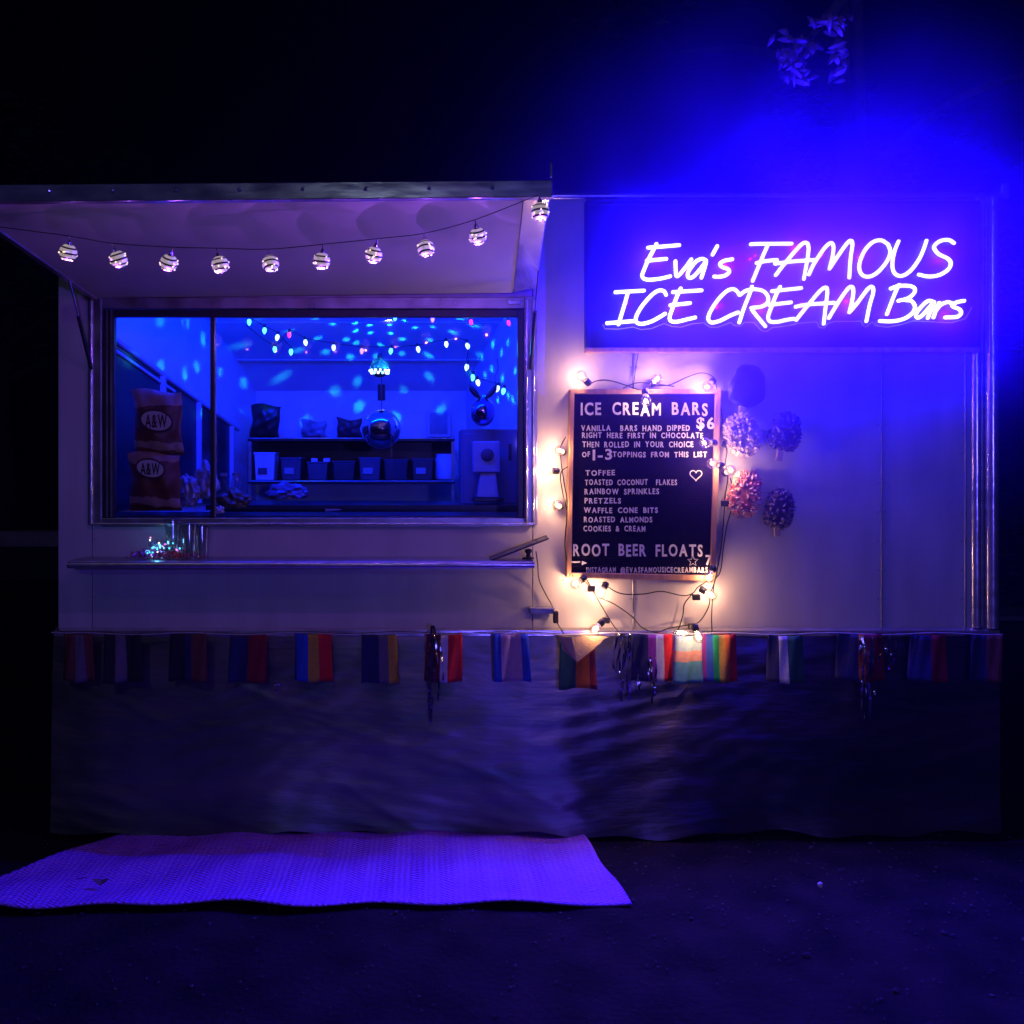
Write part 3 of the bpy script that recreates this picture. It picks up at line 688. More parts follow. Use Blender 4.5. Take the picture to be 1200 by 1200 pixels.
for ri, run in enumerate(runs):
    Y = (1.0, 1.15, .35)[ri]; pts = []
    for x, y, c in run:
        p = at(x, y, Y if x < 545 or ri == 2 else .8); pts.append(p + Vector((0, 0, .022)))
        q = random.uniform(-.25, .25); Mx = Matrix.Translation(p) @ Matrix.Rotation(q, 4, 'Y'); sc = (1.25, 1.25, 1.0)[ri]
        b = obj('bulb', MB().lathe([(.001, -.016*sc), (.005*sc, -.012*sc), (.0085*sc, -.003*sc), (.008*sc, .004*sc), (.005*sc, .010*sc)], 10, Mx), em[c], cs, smooth=True)
        obj('socket', MB().lathe([(.0055*sc, .010*sc), (.006*sc, .012*sc), (.0055*sc, .024*sc)], 8, Mx), M['wire'], b)
    if ri == 1: pts = [pts[0] + Vector((-.15, 0, .1))] + pts
    obj('cable', MB().tube(smooth_path(pts, 5), .002, 5), M['wire'], cs)

dl = thing('disco_lamp', 'round party lamp with a bright faceted dome casting cyan spots', 'disco lamp', at(445, 432, 1.0))
c = at(445, 431, 1.0)
obj('housing', MB().lathe([(.012, .050), (.014, .056), (.010, .075)], 16, Matrix.Translation(c)), M['dark_metal'], dl, smooth=True)
r = random.Random(21); V4, F4 = ico(6)
keep = []
for f in F4:
    ctr = sum((V4[i] for i in f), Vector()) / 3
    keep.append(f)
holes = set()
n_h = 0
ctrs = [(sum((V4[i] for i in f), Vector()) / 3).normalized() for f in F4]
spots = []
for ring in range(1, 10):      # rings of lens openings, as on a faceted dome
    th = PI * ring / 16; n = max(3, int(26 * math.sin(th)))
    for i in range(n):
        ph = 2 * PI * i / n + ring * .7 + r.uniform(-.08, .08); t2 = th + r.uniform(-.05, .05)
        spots.append(Vector((math.sin(t2) * math.cos(ph), math.sin(t2) * math.sin(ph), math.cos(t2))))
for i, q in enumerate(ctrs):
    for s_ in spots:
        if q.dot(s_) > .99978: holes.add(i); break
mb = MB().add([c + v * .05 for v in V4], [f for i, f in enumerate(F4) if i not in holes])
obj('dome', mb, mat('dark lens dome', (.03, .03, .04), .2, noise=.2), dl)
fm = [mat('lit lens', (.9, .9, .9), .3, emit=q, estr=5) for q in ((.5, 1, .9), (1, .6, .6), (.9, .95, 1), (.2, 1, .8))]
for q in range(12):
    a = PI * (q + .5) / 12 + PI; z = -.3 - .25 * (q % 2)
    p = c + Vector((math.cos(a) * math.sqrt(1 - z*z), math.sin(a) * math.sqrt(1 - z*z), z)) * .052
    obj('lens', MB().add([p + v * .0075 for v in ICO1[0]], ICO1[1]), fm[q % 4], dl)
lamp('dome_light', c, 65, (.02, .75, 1), .0014, dl)
hb = thing('hanging_ball', 'large clear chrome ball hanging below the party lamp inside', 'hanging ball', at(447, 503, .6))
c = at(447, 503, .6)
obj('ball', MB().add([c + v * .093 for v in ICO3[0]], ICO3[1]), M['chrome'], hb, smooth=True)
obj('motor', MB().lathe([(.019, .105 + .03), (.019, .105 + .105)], 14, Matrix.Translation(c)), M['dark_metal'], hb, smooth=True)
obj('cord', MB().tube([c + Vector((0, 0, .09)), c + Vector((0, 0, .30)), c + Vector((0.0, 0, .36))], .002, 5), M['wire'], hb)
eb = thing('eared_ball', 'smaller violet chrome ball with two dark ears on top of the blue cabinet', 'ornament', at(566, 503, .6))
c = at(566, 483, .6)
obj('ball', MB().add([c + Vector((v.x, v.y, v.z * 1.15)) * .058 for v in ICO3[0]], ICO3[1]), mat('violet chrome', (.35, .3, .7), .08, 1, noise=.1), eb, smooth=True)
for sgn in (-1, 1):
    b0 = c + Vector((sgn * .012, 0, .064))
    obj('ear', MB().tube([b0, b0 + Vector((sgn * .02, 0, .02)), b0 + Vector((sgn * .042, 0, .045)), b0 + Vector((sgn * .052, 0, .07))], [.005, .014, .013, .003], 8), M['dark_metal'], eb, smooth=True)
    obj('antenna', MB().tube(smooth_path([b0 + Vector((sgn * .05, .01, .06)), b0 + Vector((sgn * .045, .01, .10)), b0 + Vector((sgn * .06, .01, .14)), b0 + Vector((sgn * .055, .01, .19))]), .002, 5), M['dark_metal'], eb)
obj('neck', MB().lathe([(.02, .058), (.014, .068), (.01, .078)], 10, Matrix.Translation(c)), M['chrome'], eb)

# back shelving with boxes and bags
Yk = 1.45
sh = thing('shelving_unit', 'black two tier shelving unit at the back of the trailer', 'shelf', at(412, 600, Yk))
def bxp(x0, y0, x1, y1, Ya, Yb, name, m, par, bevel=0, org=None):
    a, b = at(x0, y1, Ya), at(x1, y0, Ya)
    return obj(name, MB().box((a.x, Ya, a.z), (b.x, Yb, b.z)), m, par, bevel=bevel, org=org)
for y in (513, 563):
    bxp(290, y, 533, y + 4, Yk, Yk + .3, 'shelf_board', M['dark_metal'], sh, .003)
    a, b = at(291, y + 1, Yk - .004), at(532, y + 1, Yk - .004)
    obj('shelf_lip', MB().tube([a, b], .004, 6), M['alu'], sh)
for x in (291, 529):
    for Ya in (Yk + .002, Yk + .27):
        bxp(x, 517.5, x + 3.5, 562.5, Ya, Ya + .02, 'post', M['alu_dark'], sh); bxp(x, 567.5, x + 3.5, 640, Ya, Ya + .02, 'post', M['alu_dark'], sh)
bxp(295, 517.5, 529, 562, Yk + .28, Yk + .285, 'back_panel', M['dark_metal'], sh)
wh = mat('white box card', (.65, .66, .68), .6, noise=.1); gr = mat('grey tub', (.07, .07, .085), .5, noise=.2); dk = mat('dark tub', (.025, .025, .03), .5, noise=.2)
for x0, x1, y0, mm, nm, lab in ((298, 322, 530, wh, 'storage_box', 'bright white box at the left end of the lower shelf'), (329, 353, 536, gr, 'storage_box', 'grey tub second from the left on the lower shelf'),
        (360, 384, 541, gr, 'storage_box', 'shorter grey tub with bright bits on top on the lower shelf'), (390, 416, 540, dk, 'storage_box', 'dark tub in the middle of the lower shelf'), (421, 446, 536, gr, 'storage_box', 'grey tub right of the middle dark tub on the lower shelf'),
        (450, 478, 538, dk, 'storage_box', 'dark tub left of the white jug on the lower shelf'), (483, 508, 537, dk, 'storage_box', 'last dark tub before the white jug on the lower shelf')):
    t = thing(nm, lab, 'box', at((x0 + x1) / 2, 563, Yk + .1), 'tubs along the lower shelf')
    a, b = at(x0, 562.6, Yk + .02), at(x1, y0, Yk + .02); w = .008
    obj('body', MB().hexa([(a.x + w, Yk+.02, a.z), (b.x - w, Yk+.02, a.z), (b.x - w, Yk+.17, a.z), (a.x + w, Yk+.17, a.z), (a.x, Yk+.015, b.z - .012), (b.x, Yk+.015, b.z - .012), (b.x, Yk+.18, b.z - .012), (a.x, Yk+.18, b.z - .012)]), mm, t, bevel=.004)
    obj('rim', MB().box((a.x - .004, Yk+.012, b.z - .0118), (b.x + .004, Yk+.184, b.z)), mm, t, bevel=.003)
    obj('label', MB().box((a.x + .022, Yk + .010, a.z + .035), (a.x + .022 + (b.x - a.x) * .45, Yk + .0135, a.z + .07)), gr if mm is wh else mat('tub label', (.3, .3, .3), .6), t) if x0 in (298, 329, 421, 483) else None
    if x0 == 360:
        for q in range(2): obj('packet', MB().box((a.x + .02 + q*.07, Yk+.04, b.z + .0005), (a.x + .055 + q*.07, Yk+.07, b.z + .02)), wh, t)
j = thing('jug', 'white plastic jug with a handle at the right end of the lower shelf', 'jug', at(523, 563, Yk))
c = at(524, 562, Yk - .0)
obj('body', MB().lathe([(.062, 0), (.068, .01), (.068, .11), (.06, .135), (.064, .145)], 18, Matrix.Translation((c.x, Yk + .09, c.z))), wh, j, smooth=True)
obj('handle', MB().tube(smooth_path([(c.x + .062, Yk + .05, c.z + .12), (c.x + .10, Yk + .04, c.z + .115), (c.x + .105, Yk + .04, c.z + .05), (c.x + .064, Yk + .05, c.z + .02)]), .009, 8), wh, j, smooth=True)

def pouch(px0, px1, py0, py1, Y, thick, m, name, parent=None, lean=0.0, seed=1, label=None, cat=None, group=None, corner=.06):
    """a pillow-shaped bag with crimped top and bottom"""
    a, b = at(px0, py1, Y), at(px1, py0, Y); W, H = b.x - a.x, b.z - a.z; r = random.Random(seed)
    mb = MB(); nu, nv = 18, 20
    def sm(u, v):
        return max(0, math.sin(PI * u)) ** .5 * max(0, math.sin(PI * v)) ** .45
    ph = [r.uniform(0, 6.28) for _ in range(6)]
    for sd in (0, 1):
        for j in range(nv + 1):
            for i in range(nu + 1):
                u, v = i / nu, j / nv
                pinch = 1 - corner * (1 - abs(2 * v - 1)) ** .6
                x = a.x + W / 2 + (u - .5) * W * pinch + lean * W * v + .004 * math.sin(v * 9 + ph[0])
                bul = sm(u, v) * thick * (1 + .12 * math.sin(u * 11 + v * 7 + ph[1]) + .08 * math.sin(v * 17 - u * 9 + ph[2]))
                wr = .003 * math.sin(u * 23 + ph[3]) * (1 - sm(u, v))
                z = a.z + v * H + .010 * math.sin(u * 5 + ph[4]) * (v ** 4)
                mb.v.append((x, Y + thick + (-bul if sd == 0 else bul) + wr, z))
    n = nu + 1; o2 = n * (nv + 1)
    for j in range(nv):
        for i in range(nu):
            mb.f.append((j*n+i, j*n+i+1, (j+1)*n+i+1, (j+1)*n+i)); mb.f.append((o2+j*n+i+1, o2+j*n+i, o2+(j+1)*n+i, o2+(j+1)*n+i+1)); mb.mi += [0, 0]
    o = obj(name, mb, m, parent, smooth=True, org=((a.x + b.x) / 2, Y + thick, a.z))
    if label: tag(o, label, cat, group)
    return o
m_bag = mat('brown printed bag', (.16, .055, .03), .4, noise=.3, nscale=8, bump=.2, bscale=20)
def bag_print():
    nt = m_bag.node_tree; p = nt.nodes['Principled BSDF']; tc = nt.nodes.new('ShaderNodeTexCoord'); sx = nt.nodes.new('ShaderNodeSeparateXYZ'); nt.links.new(tc.outputs['Object'], sx.inputs[0])
    n = nt.nodes.new('ShaderNodeTexNoise'); n.inputs['Scale'].default_value = 9; nt.links.new(tc.outputs['Object'], n.inputs['Vector'])
    a = nt.nodes.new('ShaderNodeMath'); a.operation = 'MULTIPLY_ADD'; a.inputs[1].default_value = .10; nt.links.new(n.outputs['Fac'], a.inputs[0]); nt.links.new(sx.outputs['Z'], a.inputs[2])
    r = nt.nodes.new('ShaderNodeValToRGB'); r.color_ramp.interpolation = 'CONSTANT'; nt.links.new(a.outputs[0], r.inputs[0])
    r.color_ramp.elements[0].color = (.15, .04, .02, 1); r.color_ramp.elements[1].position = .255; r.color_ramp.elements[1].color = (.40, .22, .12, 1)
    for q, c in ((.07, (.38, .25, .18, 1)), (.10, (.15, .04, .02, 1))):
        e = r.color_ramp.elements.new(q); e.color = c
    nt.links.new(r.outputs[0], p.inputs['Base Color'])
bag_print()
m_tan = mat('tan printed band', (.45, .30, .20), .4, noise=.2)
m_logo = mat('white print', (.7, .62, .55), .45, noise=.05); m_dkp = mat('brown print', (.06, .02, .015), .45)
def logo_bag(px0, px1, py0, py1, Y, cx, cy, s, label, seed):
    t = thing('snack_bag', label, 'snack bag', at((px0+px1)/2, py1, Y), 'brown bags with an oval logo behind the window')
    th = .035
    b = pouch(px0, px1, py0, py1, Y, th, m_bag, 'bag', t, lean=-.03, seed=seed)
    def ell(rx, ry, y, m, nm, ring=False):
        c = at(cx, cy, y); mb = MB(); n = 28
        pts = [(c.x + rx * S * s * math.cos(2*PI*i/n), c.z + ry * S * s * math.sin(2*PI*i/n) + .12 * rx * S * s * math.cos(2*PI*i/n) * -1) for i in range(n)]
        mb.prism(pts, y, y + .002); return obj(nm, mb, m, t)
    ell(22, 15, Y - .006, m_dkp, 'logo_edge'); ell(19.5, 12.5, Y - .0085, m_logo, 'logo_oval'); 
    text_row('A&W', cx - 14 * s, cx + 14 * s, cy - 8.5 * s, cy + 8.5 * s, t, m_dkp, False, Y=Y - .009, name='lettering', gap=.05, th=.0015)
    a, c2 = at(px0 + 6, py1 - 12, Y - .001), at(px1 - 8, py1 - 17, Y - .001)
    return t
logo_bag(153, 213, 457, 533, .10, 183, 493, .92, 'brown snack bag with a white oval logo, upper of the two bags', 4)
logo_bag(149, 211, 531, 599, .09, 176, 549, .82, 'brown snack bag with a white oval logo, lower and darker of the two', 9)
m_dkb = mat('dark foil bag', (.05, .03, .03), .3, .3, noise=.4, bump=.3, bscale=15)
pouch(290, 326, 474, 512.5, Yk + .05, .045, m_dkb, 'snack_bag', label='dark bag standing on the left end of the top shelf', cat='snack bag', lean=.08, seed=12, corner=.1)
pouch(352, 382, 492, 512.5, Yk + .05, .035, mat('pale wrap', (.3, .32, .34), .25, noise=.5, nscale=15), 'wrapped_packet', label='pale wrapped packet between the dark bags on the top shelf', cat='packet', seed=13)
pouch(393, 424, 490, 512.5, Yk + .05, .04, mat('dark red bag', (.12, .03, .04), .35, noise=.4, nscale=14), 'snack_bag', label='dark reddish bag left of the hanging ball on the top shelf', cat='snack bag', seed=14, corner=.12)
pf = thing('picture_frame', 'faint pale frame leaning on the back wall behind the top shelf', 'frame', at(512, 510, 1.86))
bxp(500, 480, 528, 512, 1.86, 1.875, 'frame', mat('pale frame', (.5, .52, .55), .5), pf, .003); bxp(503.5, 483.5, 524.5, 508.5, 1.855, 1.859, 'picture', mat('blue grey print', (.25, .3, .35), .5, noise=.4, nscale=8), pf)
# cabinet on the right with a machine in front
cab = thing('cabinet', 'deep blue lit cabinet at the right side inside the trailer', 'cabinet', at(572, 640, .66))
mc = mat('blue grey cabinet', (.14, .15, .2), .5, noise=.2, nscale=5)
a, b = at(540, 700, .66), at(606, 503, .66)
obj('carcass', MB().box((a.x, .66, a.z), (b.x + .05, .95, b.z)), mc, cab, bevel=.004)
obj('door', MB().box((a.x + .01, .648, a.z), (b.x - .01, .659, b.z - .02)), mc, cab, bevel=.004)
obj('handle', MB().tube([(b.x - .035, .632, b.z - .07), (b.x - .035, .632, b.z - .15)], .009, 8), M['dark_metal'], cab)
ma = thing('drinks_machine', 'pale square machine with a round dial on a narrow stand', 'machine', at(570, 586, .5))
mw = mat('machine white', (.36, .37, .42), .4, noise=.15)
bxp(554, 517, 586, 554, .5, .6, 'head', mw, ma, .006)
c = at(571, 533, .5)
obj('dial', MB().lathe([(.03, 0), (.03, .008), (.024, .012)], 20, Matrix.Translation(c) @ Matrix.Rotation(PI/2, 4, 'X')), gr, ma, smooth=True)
a, b = at(562, 583, .5), at(583, 554.3, .5)
obj('stand', MB().hexa([(a.x - .012, .5, a.z), (b.x + .006, .5, a.z), (b.x + .006, .58, a.z), (a.x - .012, .58, a.z), (a.x + .004, .51, b.z), (b.x - .006, .51, b.z), (b.x - .006, .58, b.z), (a.x + .004, .58, b.z)]), mw, ma, bevel=.004)
obj('base', MB().box((a.x - .03, .48, a.z - .02), (b.x + .03, .62, a.z - .0003)), M['dark_metal'], ma, bevel=.004)
bt = thing('back_counter', 'dark work counter under the shelving inside the trailer', 'counter', at(420, 620, .48))
obj('top', MB().box((-1.35, .46, at(0, 586, .5)[2] - .045), (at(606, 0, .6)[0], .9, at(0, 586, .5)[2] - .0205)), M['dark_metal'], bt, bevel=.003)
obj('cabinet', MB().box((-1.33, .48, .95), (at(604, 0, .6)[0], .88, at(0, 586, .5)[2] - .046)), M['dark_metal'], bt)
# clutter on the counter
m_film = mat('crumpled plastic', (.42, .42, .46), .2, .1, noise=.4, nscale=10, bump=.6, bscale=25)
def crumple(px, py, Y, rx, rz, seed, m, label, cat='plastic bag', name='plastic_bag'):
    c = at(px, py, Y); r = random.Random(seed); mb = MB()
    ph = [r.uniform(0, 6.28) for _ in range(6)]; v, f = ICO3
    pts = []
    for q in v:
        k = 1 + .20 * math.sin(5 * q.x + ph[0]) * math.sin(6 * q.z + ph[1]) + .14 * math.sin(11 * q.x + 9 * q.y + ph[2]) + r.uniform(-.09, .09)
        z = max(-.75, q.z * k)
        pts.append(c + Vector((q.x * k * rx * S, q.y * k * min(rx, rz) * S * .8, z * rz * S)))
    o = obj(name, mb.add(pts, f), m, org=c - Vector((0, 0, rz * S * .75))); tag(o, label, cat); return o
crumple(222, 577, .24, 13, 22, 1, m_film, 'crumpled pale plastic bag right of the brown snack bags')
crumple(243, 566, .26, 13, 26, 2, m_film, 'tall crumpled clear bag at the window mullion')
crumple(273, 586, .26, 20, 14, 3, mat('olive wrap', (.16, .15, .10), .4, noise=.5, nscale=12, bump=.5, bscale=25), 'low olive wrapped bundle right of the mullion', 'bundle', 'bundle')
crumple(336, 577, .6, 26, 12, 4, mat('blue film', (.2, .2, .28), .3, noise=.5, nscale=12, bump=.6, bscale=25), 'low crumpled sheet of film in front of the shelving', 'film', 'film_heap')
crumple(257, 598, .10, 6, 5, 5, mat('white flower', (.7, .72, .7), .5, noise=.3, bump=.6), 'small white rosette at the foot of the window mullion', 'rosette', 'rosette')
for i, (x, lab) in enumerate(((262, 'clear tall jar just right of the window mullion'), (277, 'clear jar beside the left end of the shelving'))):
    c = at(x, 575, .5); t = thing('jar', lab, 'jar', c, 'clear jars near the shelving')
    c.z = at(0, 586, .5)[2] - .02
    obj('glass', MB().lathe([(.024, 0), (.026, .01), (.026, .10), (.018, .12), (.018, .13)], 14, Matrix.Translation(c)), M['plastic_clear'], t, smooth=True)
    obj('lid', MB().lathe([(.02, .13), (.02, .145)], 14, Matrix.Translation(c)), M['alu_dark'], t)
tl = obj('tongs', MB().tube([at(381, 597, .2), at(400, 597.5, .2)], .004, 6).tube([at(381, 599, .2), at(400, 597.5, .2)], .004, 6), M['silver']); tag(tl, 'small bright metal tongs lying on the dark counter', 'tongs')

# ---------------------------------------------------------------- things on the serving shelf
zt = zs_ + .001
def cup(px, h, r, Y, label):
    c = at(px, 655, Y); c.z = zt
    t = thing('clear_cup', label, 'cup', c, 'clear cups at the left end of the serving shelf')
    obj('cup', MB().lathe([(r * .7, 0), (r * .75, .006), (r * .9, h * .6), (r, h)], 20, Matrix.Translation(c)), M['plastic_clear'], t, smooth=True)
    obj('rim', MB().lathe([(r, h - .001), (r * 1.05, h), (r * 1.05, h + .004), (r, h + .005)], 20, Matrix.Translation(c)), M['plastic_clear'], t, smooth=True)
cup(203, .150, .034, -.06, 'tall clear cup in the middle of the tinsel heap'); cup(222, .135, .034, -.075, 'clear cup second from the right beside the tinsel'); cup(237, .125, .032, -.05, 'clear cup at the right end of the tinsel heap')
def tinsel(px, w, h, seed, m, label, n=260, Y=-.085):
    c = at(px, 655, Y); c.z = zt; r = random.Random(seed); mb = MB()
    for _ in range(n):
        u = r.gauss(0, .42); a = c + Vector((u * w * S / 2, r.uniform(-.035, .035), r.uniform(0, .5) * h * S * max(.1, 1 - u*u)))
        d = Vector((r.uniform(-1, 1), r.uniform(-1, .6), r.uniform(-.1, 1.2))).normalized() * r.uniform(.012, .03)
        q = Vector((r.uniform(-1, 1), r.uniform(-1, 1), r.uniform(-1, 1))).normalized() * .0016
        b = a + d * .55 + Vector((0, 0, .003)); e = a + d
        e.z = max(e.z, zt + .001); b.z = max(b.z, zt + .001); a.z = max(a.z, zt + .001)
        mb.add([a - q, a + q, b + q, b - q, e], [(0, 1, 2, 3), (3, 2, 4)])
    o = obj('tinsel_heap', mb, m, org=c); tag(o, label, 'tinsel'); return o
tinsel(172, 42, 16, 1, mat('purple tinsel', (.55, .08, .5), .25, .8), 'purple metallic tinsel at the left of the shelf decoration')
tinsel(206, 70, 14, 2, mat('red tinsel', (.65, .10, .12), .25, .8), 'red tinsel spread under the clear cups', 320)
tinsel(184, 32, 34, 3, M['silver'], 'silver foil tinsel rising behind the purple tinsel', 240, -.06)
fl = thing('fairy_light_cluster', 'cluster of tiny cyan and white fairy lights in the tinsel', 'fairy lights', at(182, 650, -.1))
r = random.Random(4)
fe = [mat('cyan diode', (.3, .9, .9), .3, emit=(.1, .8, 1), estr=3), mat('white diode', (.9, .9, .9), .3, emit=(.9, .95, 1), estr=3), mat('violet diode', (.6, .3, .9), .3, emit=(.45, .1, 1), estr=3), mat('pink diode', (.9, .4, .6), .3, emit=(1, .3, .5), estr=2)]
pts = []
for q in range(26):
    p = at(184 + r.gauss(0, 11), 641 + r.gauss(0, 5.5), -.1 + r.uniform(-.03, .03)); p.z = max(p.z, zt + .006); pts.append(p)
    obj('diode', MB().add([p + v * r.uniform(.0022, .0042) for v in ICO1[0]], ICO1[1]), fe[(0, 0, 1, 2, 0, 3)[q % 6]], fl)
obj('wire', MB().tube(smooth_path(pts, 2), .0006, 4), M['silver'], fl)
lamp('diode_glow', at(182, 640, -.1), .12, (.1, .45, 1), .01, fl)

tb = thing('tablet', 'black tablet tilted on a small stand at the right end of the serving shelf', 'tablet', (at(600, 0, -.1)[0], -.1, zt))
a, b = at(574, 657, -.1), at(642, 631, -.1); d = (b - a).normalized(); nrm = Vector((-d.z, 0, d.x)) * .0065
obj('body', MB().hexa([a + Vector((0, -.045, 0)), b + Vector((0, -.045, 0)), b + Vector((0,   .03, .006)), a + Vector((0,   .03, .006)),
     a + nrm + Vector((0, -.045, 0)), b + nrm + Vector((0, -.045, 0)), b + nrm + Vector((0,   .03, .006)), a + nrm + Vector((0,   .03, .006))]), M['dark_metal'], tb, bevel=.003)
s0, s1 = a.lerp(b, .03) + nrm * 1.08, a.lerp(b, .97) + nrm * 1.08
obj('screen', MB().add([s0 + Vector((0, -.040, .0)), s1 + Vector((0, -.040, .0)), s1 + Vector((0, .025, .005)), s0 + Vector((0, .025, .005))], [(0, 1, 2, 3)]), mat('tablet glass', (.01, .01, .012), .06), tb)
c = at(619, 654, -.09); c.z = zt
obj('stand', MB().lathe([(.024, 0), (.024, .005), (.009, .009), (.008, .02), (.015, .026), (.014, .036), (.005, .04)], 14, Matrix.Translation(c)), M['dark_metal'], tb, smooth=True)
cb = obj('charging_cable', MB().tube(smooth_path([at(628, 646, -.09), at(630, 660, -.10), at(632, 680, -.03), at(640, 697, -.02), at(647, 710, -.03), at(652, 728, -.03), at(662, 745, -.05), at(664, 760, -.05)]), .0022, 6), M['wire'], smooth=True, org=at(628, 646, -.09))
tag(cb, 'thin black cable running from the tablet down the wall', 'cable')
ob = thing('outlet_cover', 'small open metal outlet cover sticking out of the wall below the tablet', 'outlet cover', at(635, 714, 0))
a = at(619, 718, -.0); b = at(648, 710, 0)
obj('flap', MB().box((a.x, -.055, b.z - .006), (b.x, -.001, b.z)), M['alu'], ob, bevel=.002); obj('box', MB().box((a.x + .004, -.028, a.z), (b.x - .004, -.001, b.z - .0065)), M['alu_dark'], ob, bevel=.002)
obj('plug', MB().box((b.x - .004, -.05, a.z - .035), (b.x + .016, -.02, a.z + .012)), M['wire'], ob, bevel=.003)

# ---------------------------------------------------------------- skirt
def make_skirt():
    mb = MB(); nx, nz = 300, 70; r = random.Random(2)
    x0, x1 = XL - .005, XR - .005; z1 = ZB - .004
    waves = []
    for _ in range(120):
        waves.append((r.uniform(x0, x1), r.uniform(0, .8), r.gauss(-.05, .3), r.uniform(.05, .4), r.uniform(.006, .03), r.uniform(-.0025, .005)))
    for j in range(nz + 1):
        for i in range(nx + 1):
            x = x0 + (x1 - x0) * i / nx; v = j / nz; z = .004 + (z1 - .004) * v
            if j < 4: z += (.010 * math.sin(x * 7 + 1) + .008 * math.sin(x * 19) + .010) * (1 - j / 4)
            y = -.028 - .03 * math.sin(PI * v) ** .8 * (1 + .4 * math.sin(x * 2.1 + 1)) - .010 * math.sin(x * 5.3 + z * 4) * (1 - v) - (.035 + .015 * math.sin(x * 3.1) + .008 * math.sin(x * 11)) * (1 - v) ** 4
            for cx, cz, sl, L, w, h in waves:
                dx = x - cx; dz = z - cz - sl * dx
                if abs(dx) < L * 2: y -= .75 * h * math.exp(-(dx / L) ** 2 - (dz / w) ** 2)
            y -= .0009 * math.sin(x * 27 + 6 * math.sin(z * 7)) * math.sin(z * 31 + 4 * math.sin(x * 3.3)) + .0012 * math.sin(z * 60 + 5 * math.sin(x * 4.1 + 2 * math.sin(z * 5)))
            mb.v.append((x, y, z))
    n = nx + 1
    mb.f = [(j*n+i, j*n+i+1, (j+1)*n+i+1, (j+1)*n+i) for j in range(nz) for i in range(nx)]; mb.mi = [0] * len(mb.f)
    m = mat('iridescent dark film', (.23, .20, .25), .42, .85, col2=(.11, .14, .15), nscale=2.2, bump=.38, bscale=17, rvar=.05, stretch=(.5, 1, 2.6))
    pn = m.node_tree.nodes['Principled BSDF']; pn.inputs['Anisotropic'].default_value = .95
    tv = m.node_tree.nodes.new('ShaderNodeCombineXYZ'); tv.inputs[2].default_value = 1; m.node_tree.links.new(tv.outputs[0], pn.inputs['Tangent'])
    o = obj('skirt', mb, m, smooth=True, org=(0, 0, 0)); tag(o, 'dark iridescent plastic film hung around the base of the trailer', 'trailer skirt')
make_skirt()
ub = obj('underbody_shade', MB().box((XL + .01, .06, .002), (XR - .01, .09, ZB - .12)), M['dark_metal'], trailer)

# ---------------------------------------------------------------- flag bunting
C = dict(navy=(.02, .025, .10), blue=(.02, .09, .5), red=(.75, .015, .015), dred=(.25, .01, .02), yellow=(.6, .38, .03), white=(.7, .7, .7), black=(.015, .015, .018), green=(.01, .4, .08),
         dgreen=(.02, .14, .08), orange=(.85, .2, .01), purple=(.3, .03, .35), grey=(.16, .15, .16), brown=(.16, .05, .03), teal=(.15, .5, .45), peach=(.85, .45, .28), pink=(.6, .4, .42), tan=(.5, .35, .2), cyan=(.45, .7, .7))
fabric = {}
def fab(c):
    if c not in fabric: fabric[c] = mat(c + ' flag cloth', C[c], .8, noise=.15, nscale=60, bump=.25, bscale=220)
    return fabric[c]
FG = 'small cloth flags strung along the trailer base'
def flag(x0, x1, stripes, label, seed, horiz=None, y0=743, y1=799, fold=False):
    r = random.Random(seed); Y = -.085
    curl = r.uniform(-.004, .022); slant = r.uniform(-2.2, 2.2)
    tot = sum(s[1] for s in stripes); cuts = []; acc = 0
    for c, w in stripes:
        a0 = acc / tot; acc += w; n = max(2, round(14 * w / tot))
        for k in range(n): cuts.append((a0 + (acc / tot - a0) * k / n, c))
    us = [q[0] for q in cuts] + [1.0]
    mb = MB(); nv = 10; ph = r.uniform(0, 6.28); names = []
    for j in range(nv + 1):
        v = j / nv
        for u in us:
            if horiz: uu, vv = v, u
            else: uu, vv = u, v
            w = x0 + (x1 - x0) * (uu + r.uniform(-.003, .003)) + (uu - .5) * 3 * vv + slant * vv
            yb = .010 * math.sin(uu * 6.0 + ph + vv) * (.3 + vv) + .004 * math.sin(uu * 15 + ph * 2 + vv * 3) + curl * vv * vv * (uu if seed % 2 else 1 - uu)
            p = at(w, y0 + 1.2 * math.sin(x0 * .05) + slant * .5 * (uu - .5) + (y1 - y0) * vv * (1 + .015 * math.sin(uu * 5 + ph)) + 1.5 * math.sin(PI * uu) * (1 - vv), Y)
            if fold: p.z -= 0 ; 
            mb.v.append((p.x, p.y - yb - (.012 * vv if fold else 0), p.z))
    n = len(us)
    for j in range(nv):
        for i in range(n - 1):
            c = cuts[i][1]
            if c not in names: names.append(c)
            mb.f.append((j*n+i, j*n+i+1, (j+1)*n+i+1, (j+1)*n+i)); mb.mi.append(names.index(c))
    top = at((x0 + x1) / 2, y0, Y)
    o = obj('flag', mb, [fab(c) for c in names], smooth=True, org=top)
    so = o.modifiers.new('thickness', 'SOLIDIFY'); so.thickness = .0016
    tag(o, label, 'flag', FG); return o
flag(74, 108, [('brown', 3), ('grey', 2), ('brown', 2)], 'dim brown and grey flag at the far left end of the bunting', 1)
flag(123, 165, [('black', 2), ('grey', 1.8), ('black', 3)], 'black flag with a grey centre stripe, second flag from the left', 2)
flag(199, 242, [('black', 2.4), ('navy', 1), ('brown', 2.5)], 'black and red brown flag, third flag from the left', 3)
flag(270, 313, [('navy', 3), ('dred', 3)], 'navy and dark red two colour flag, fourth flag from the left', 4)
flag(346, 388, [('blue', 2), ('yellow', 1.6), ('red', 2)], 'blue, yellow and red flag below the serving shelf', 5)
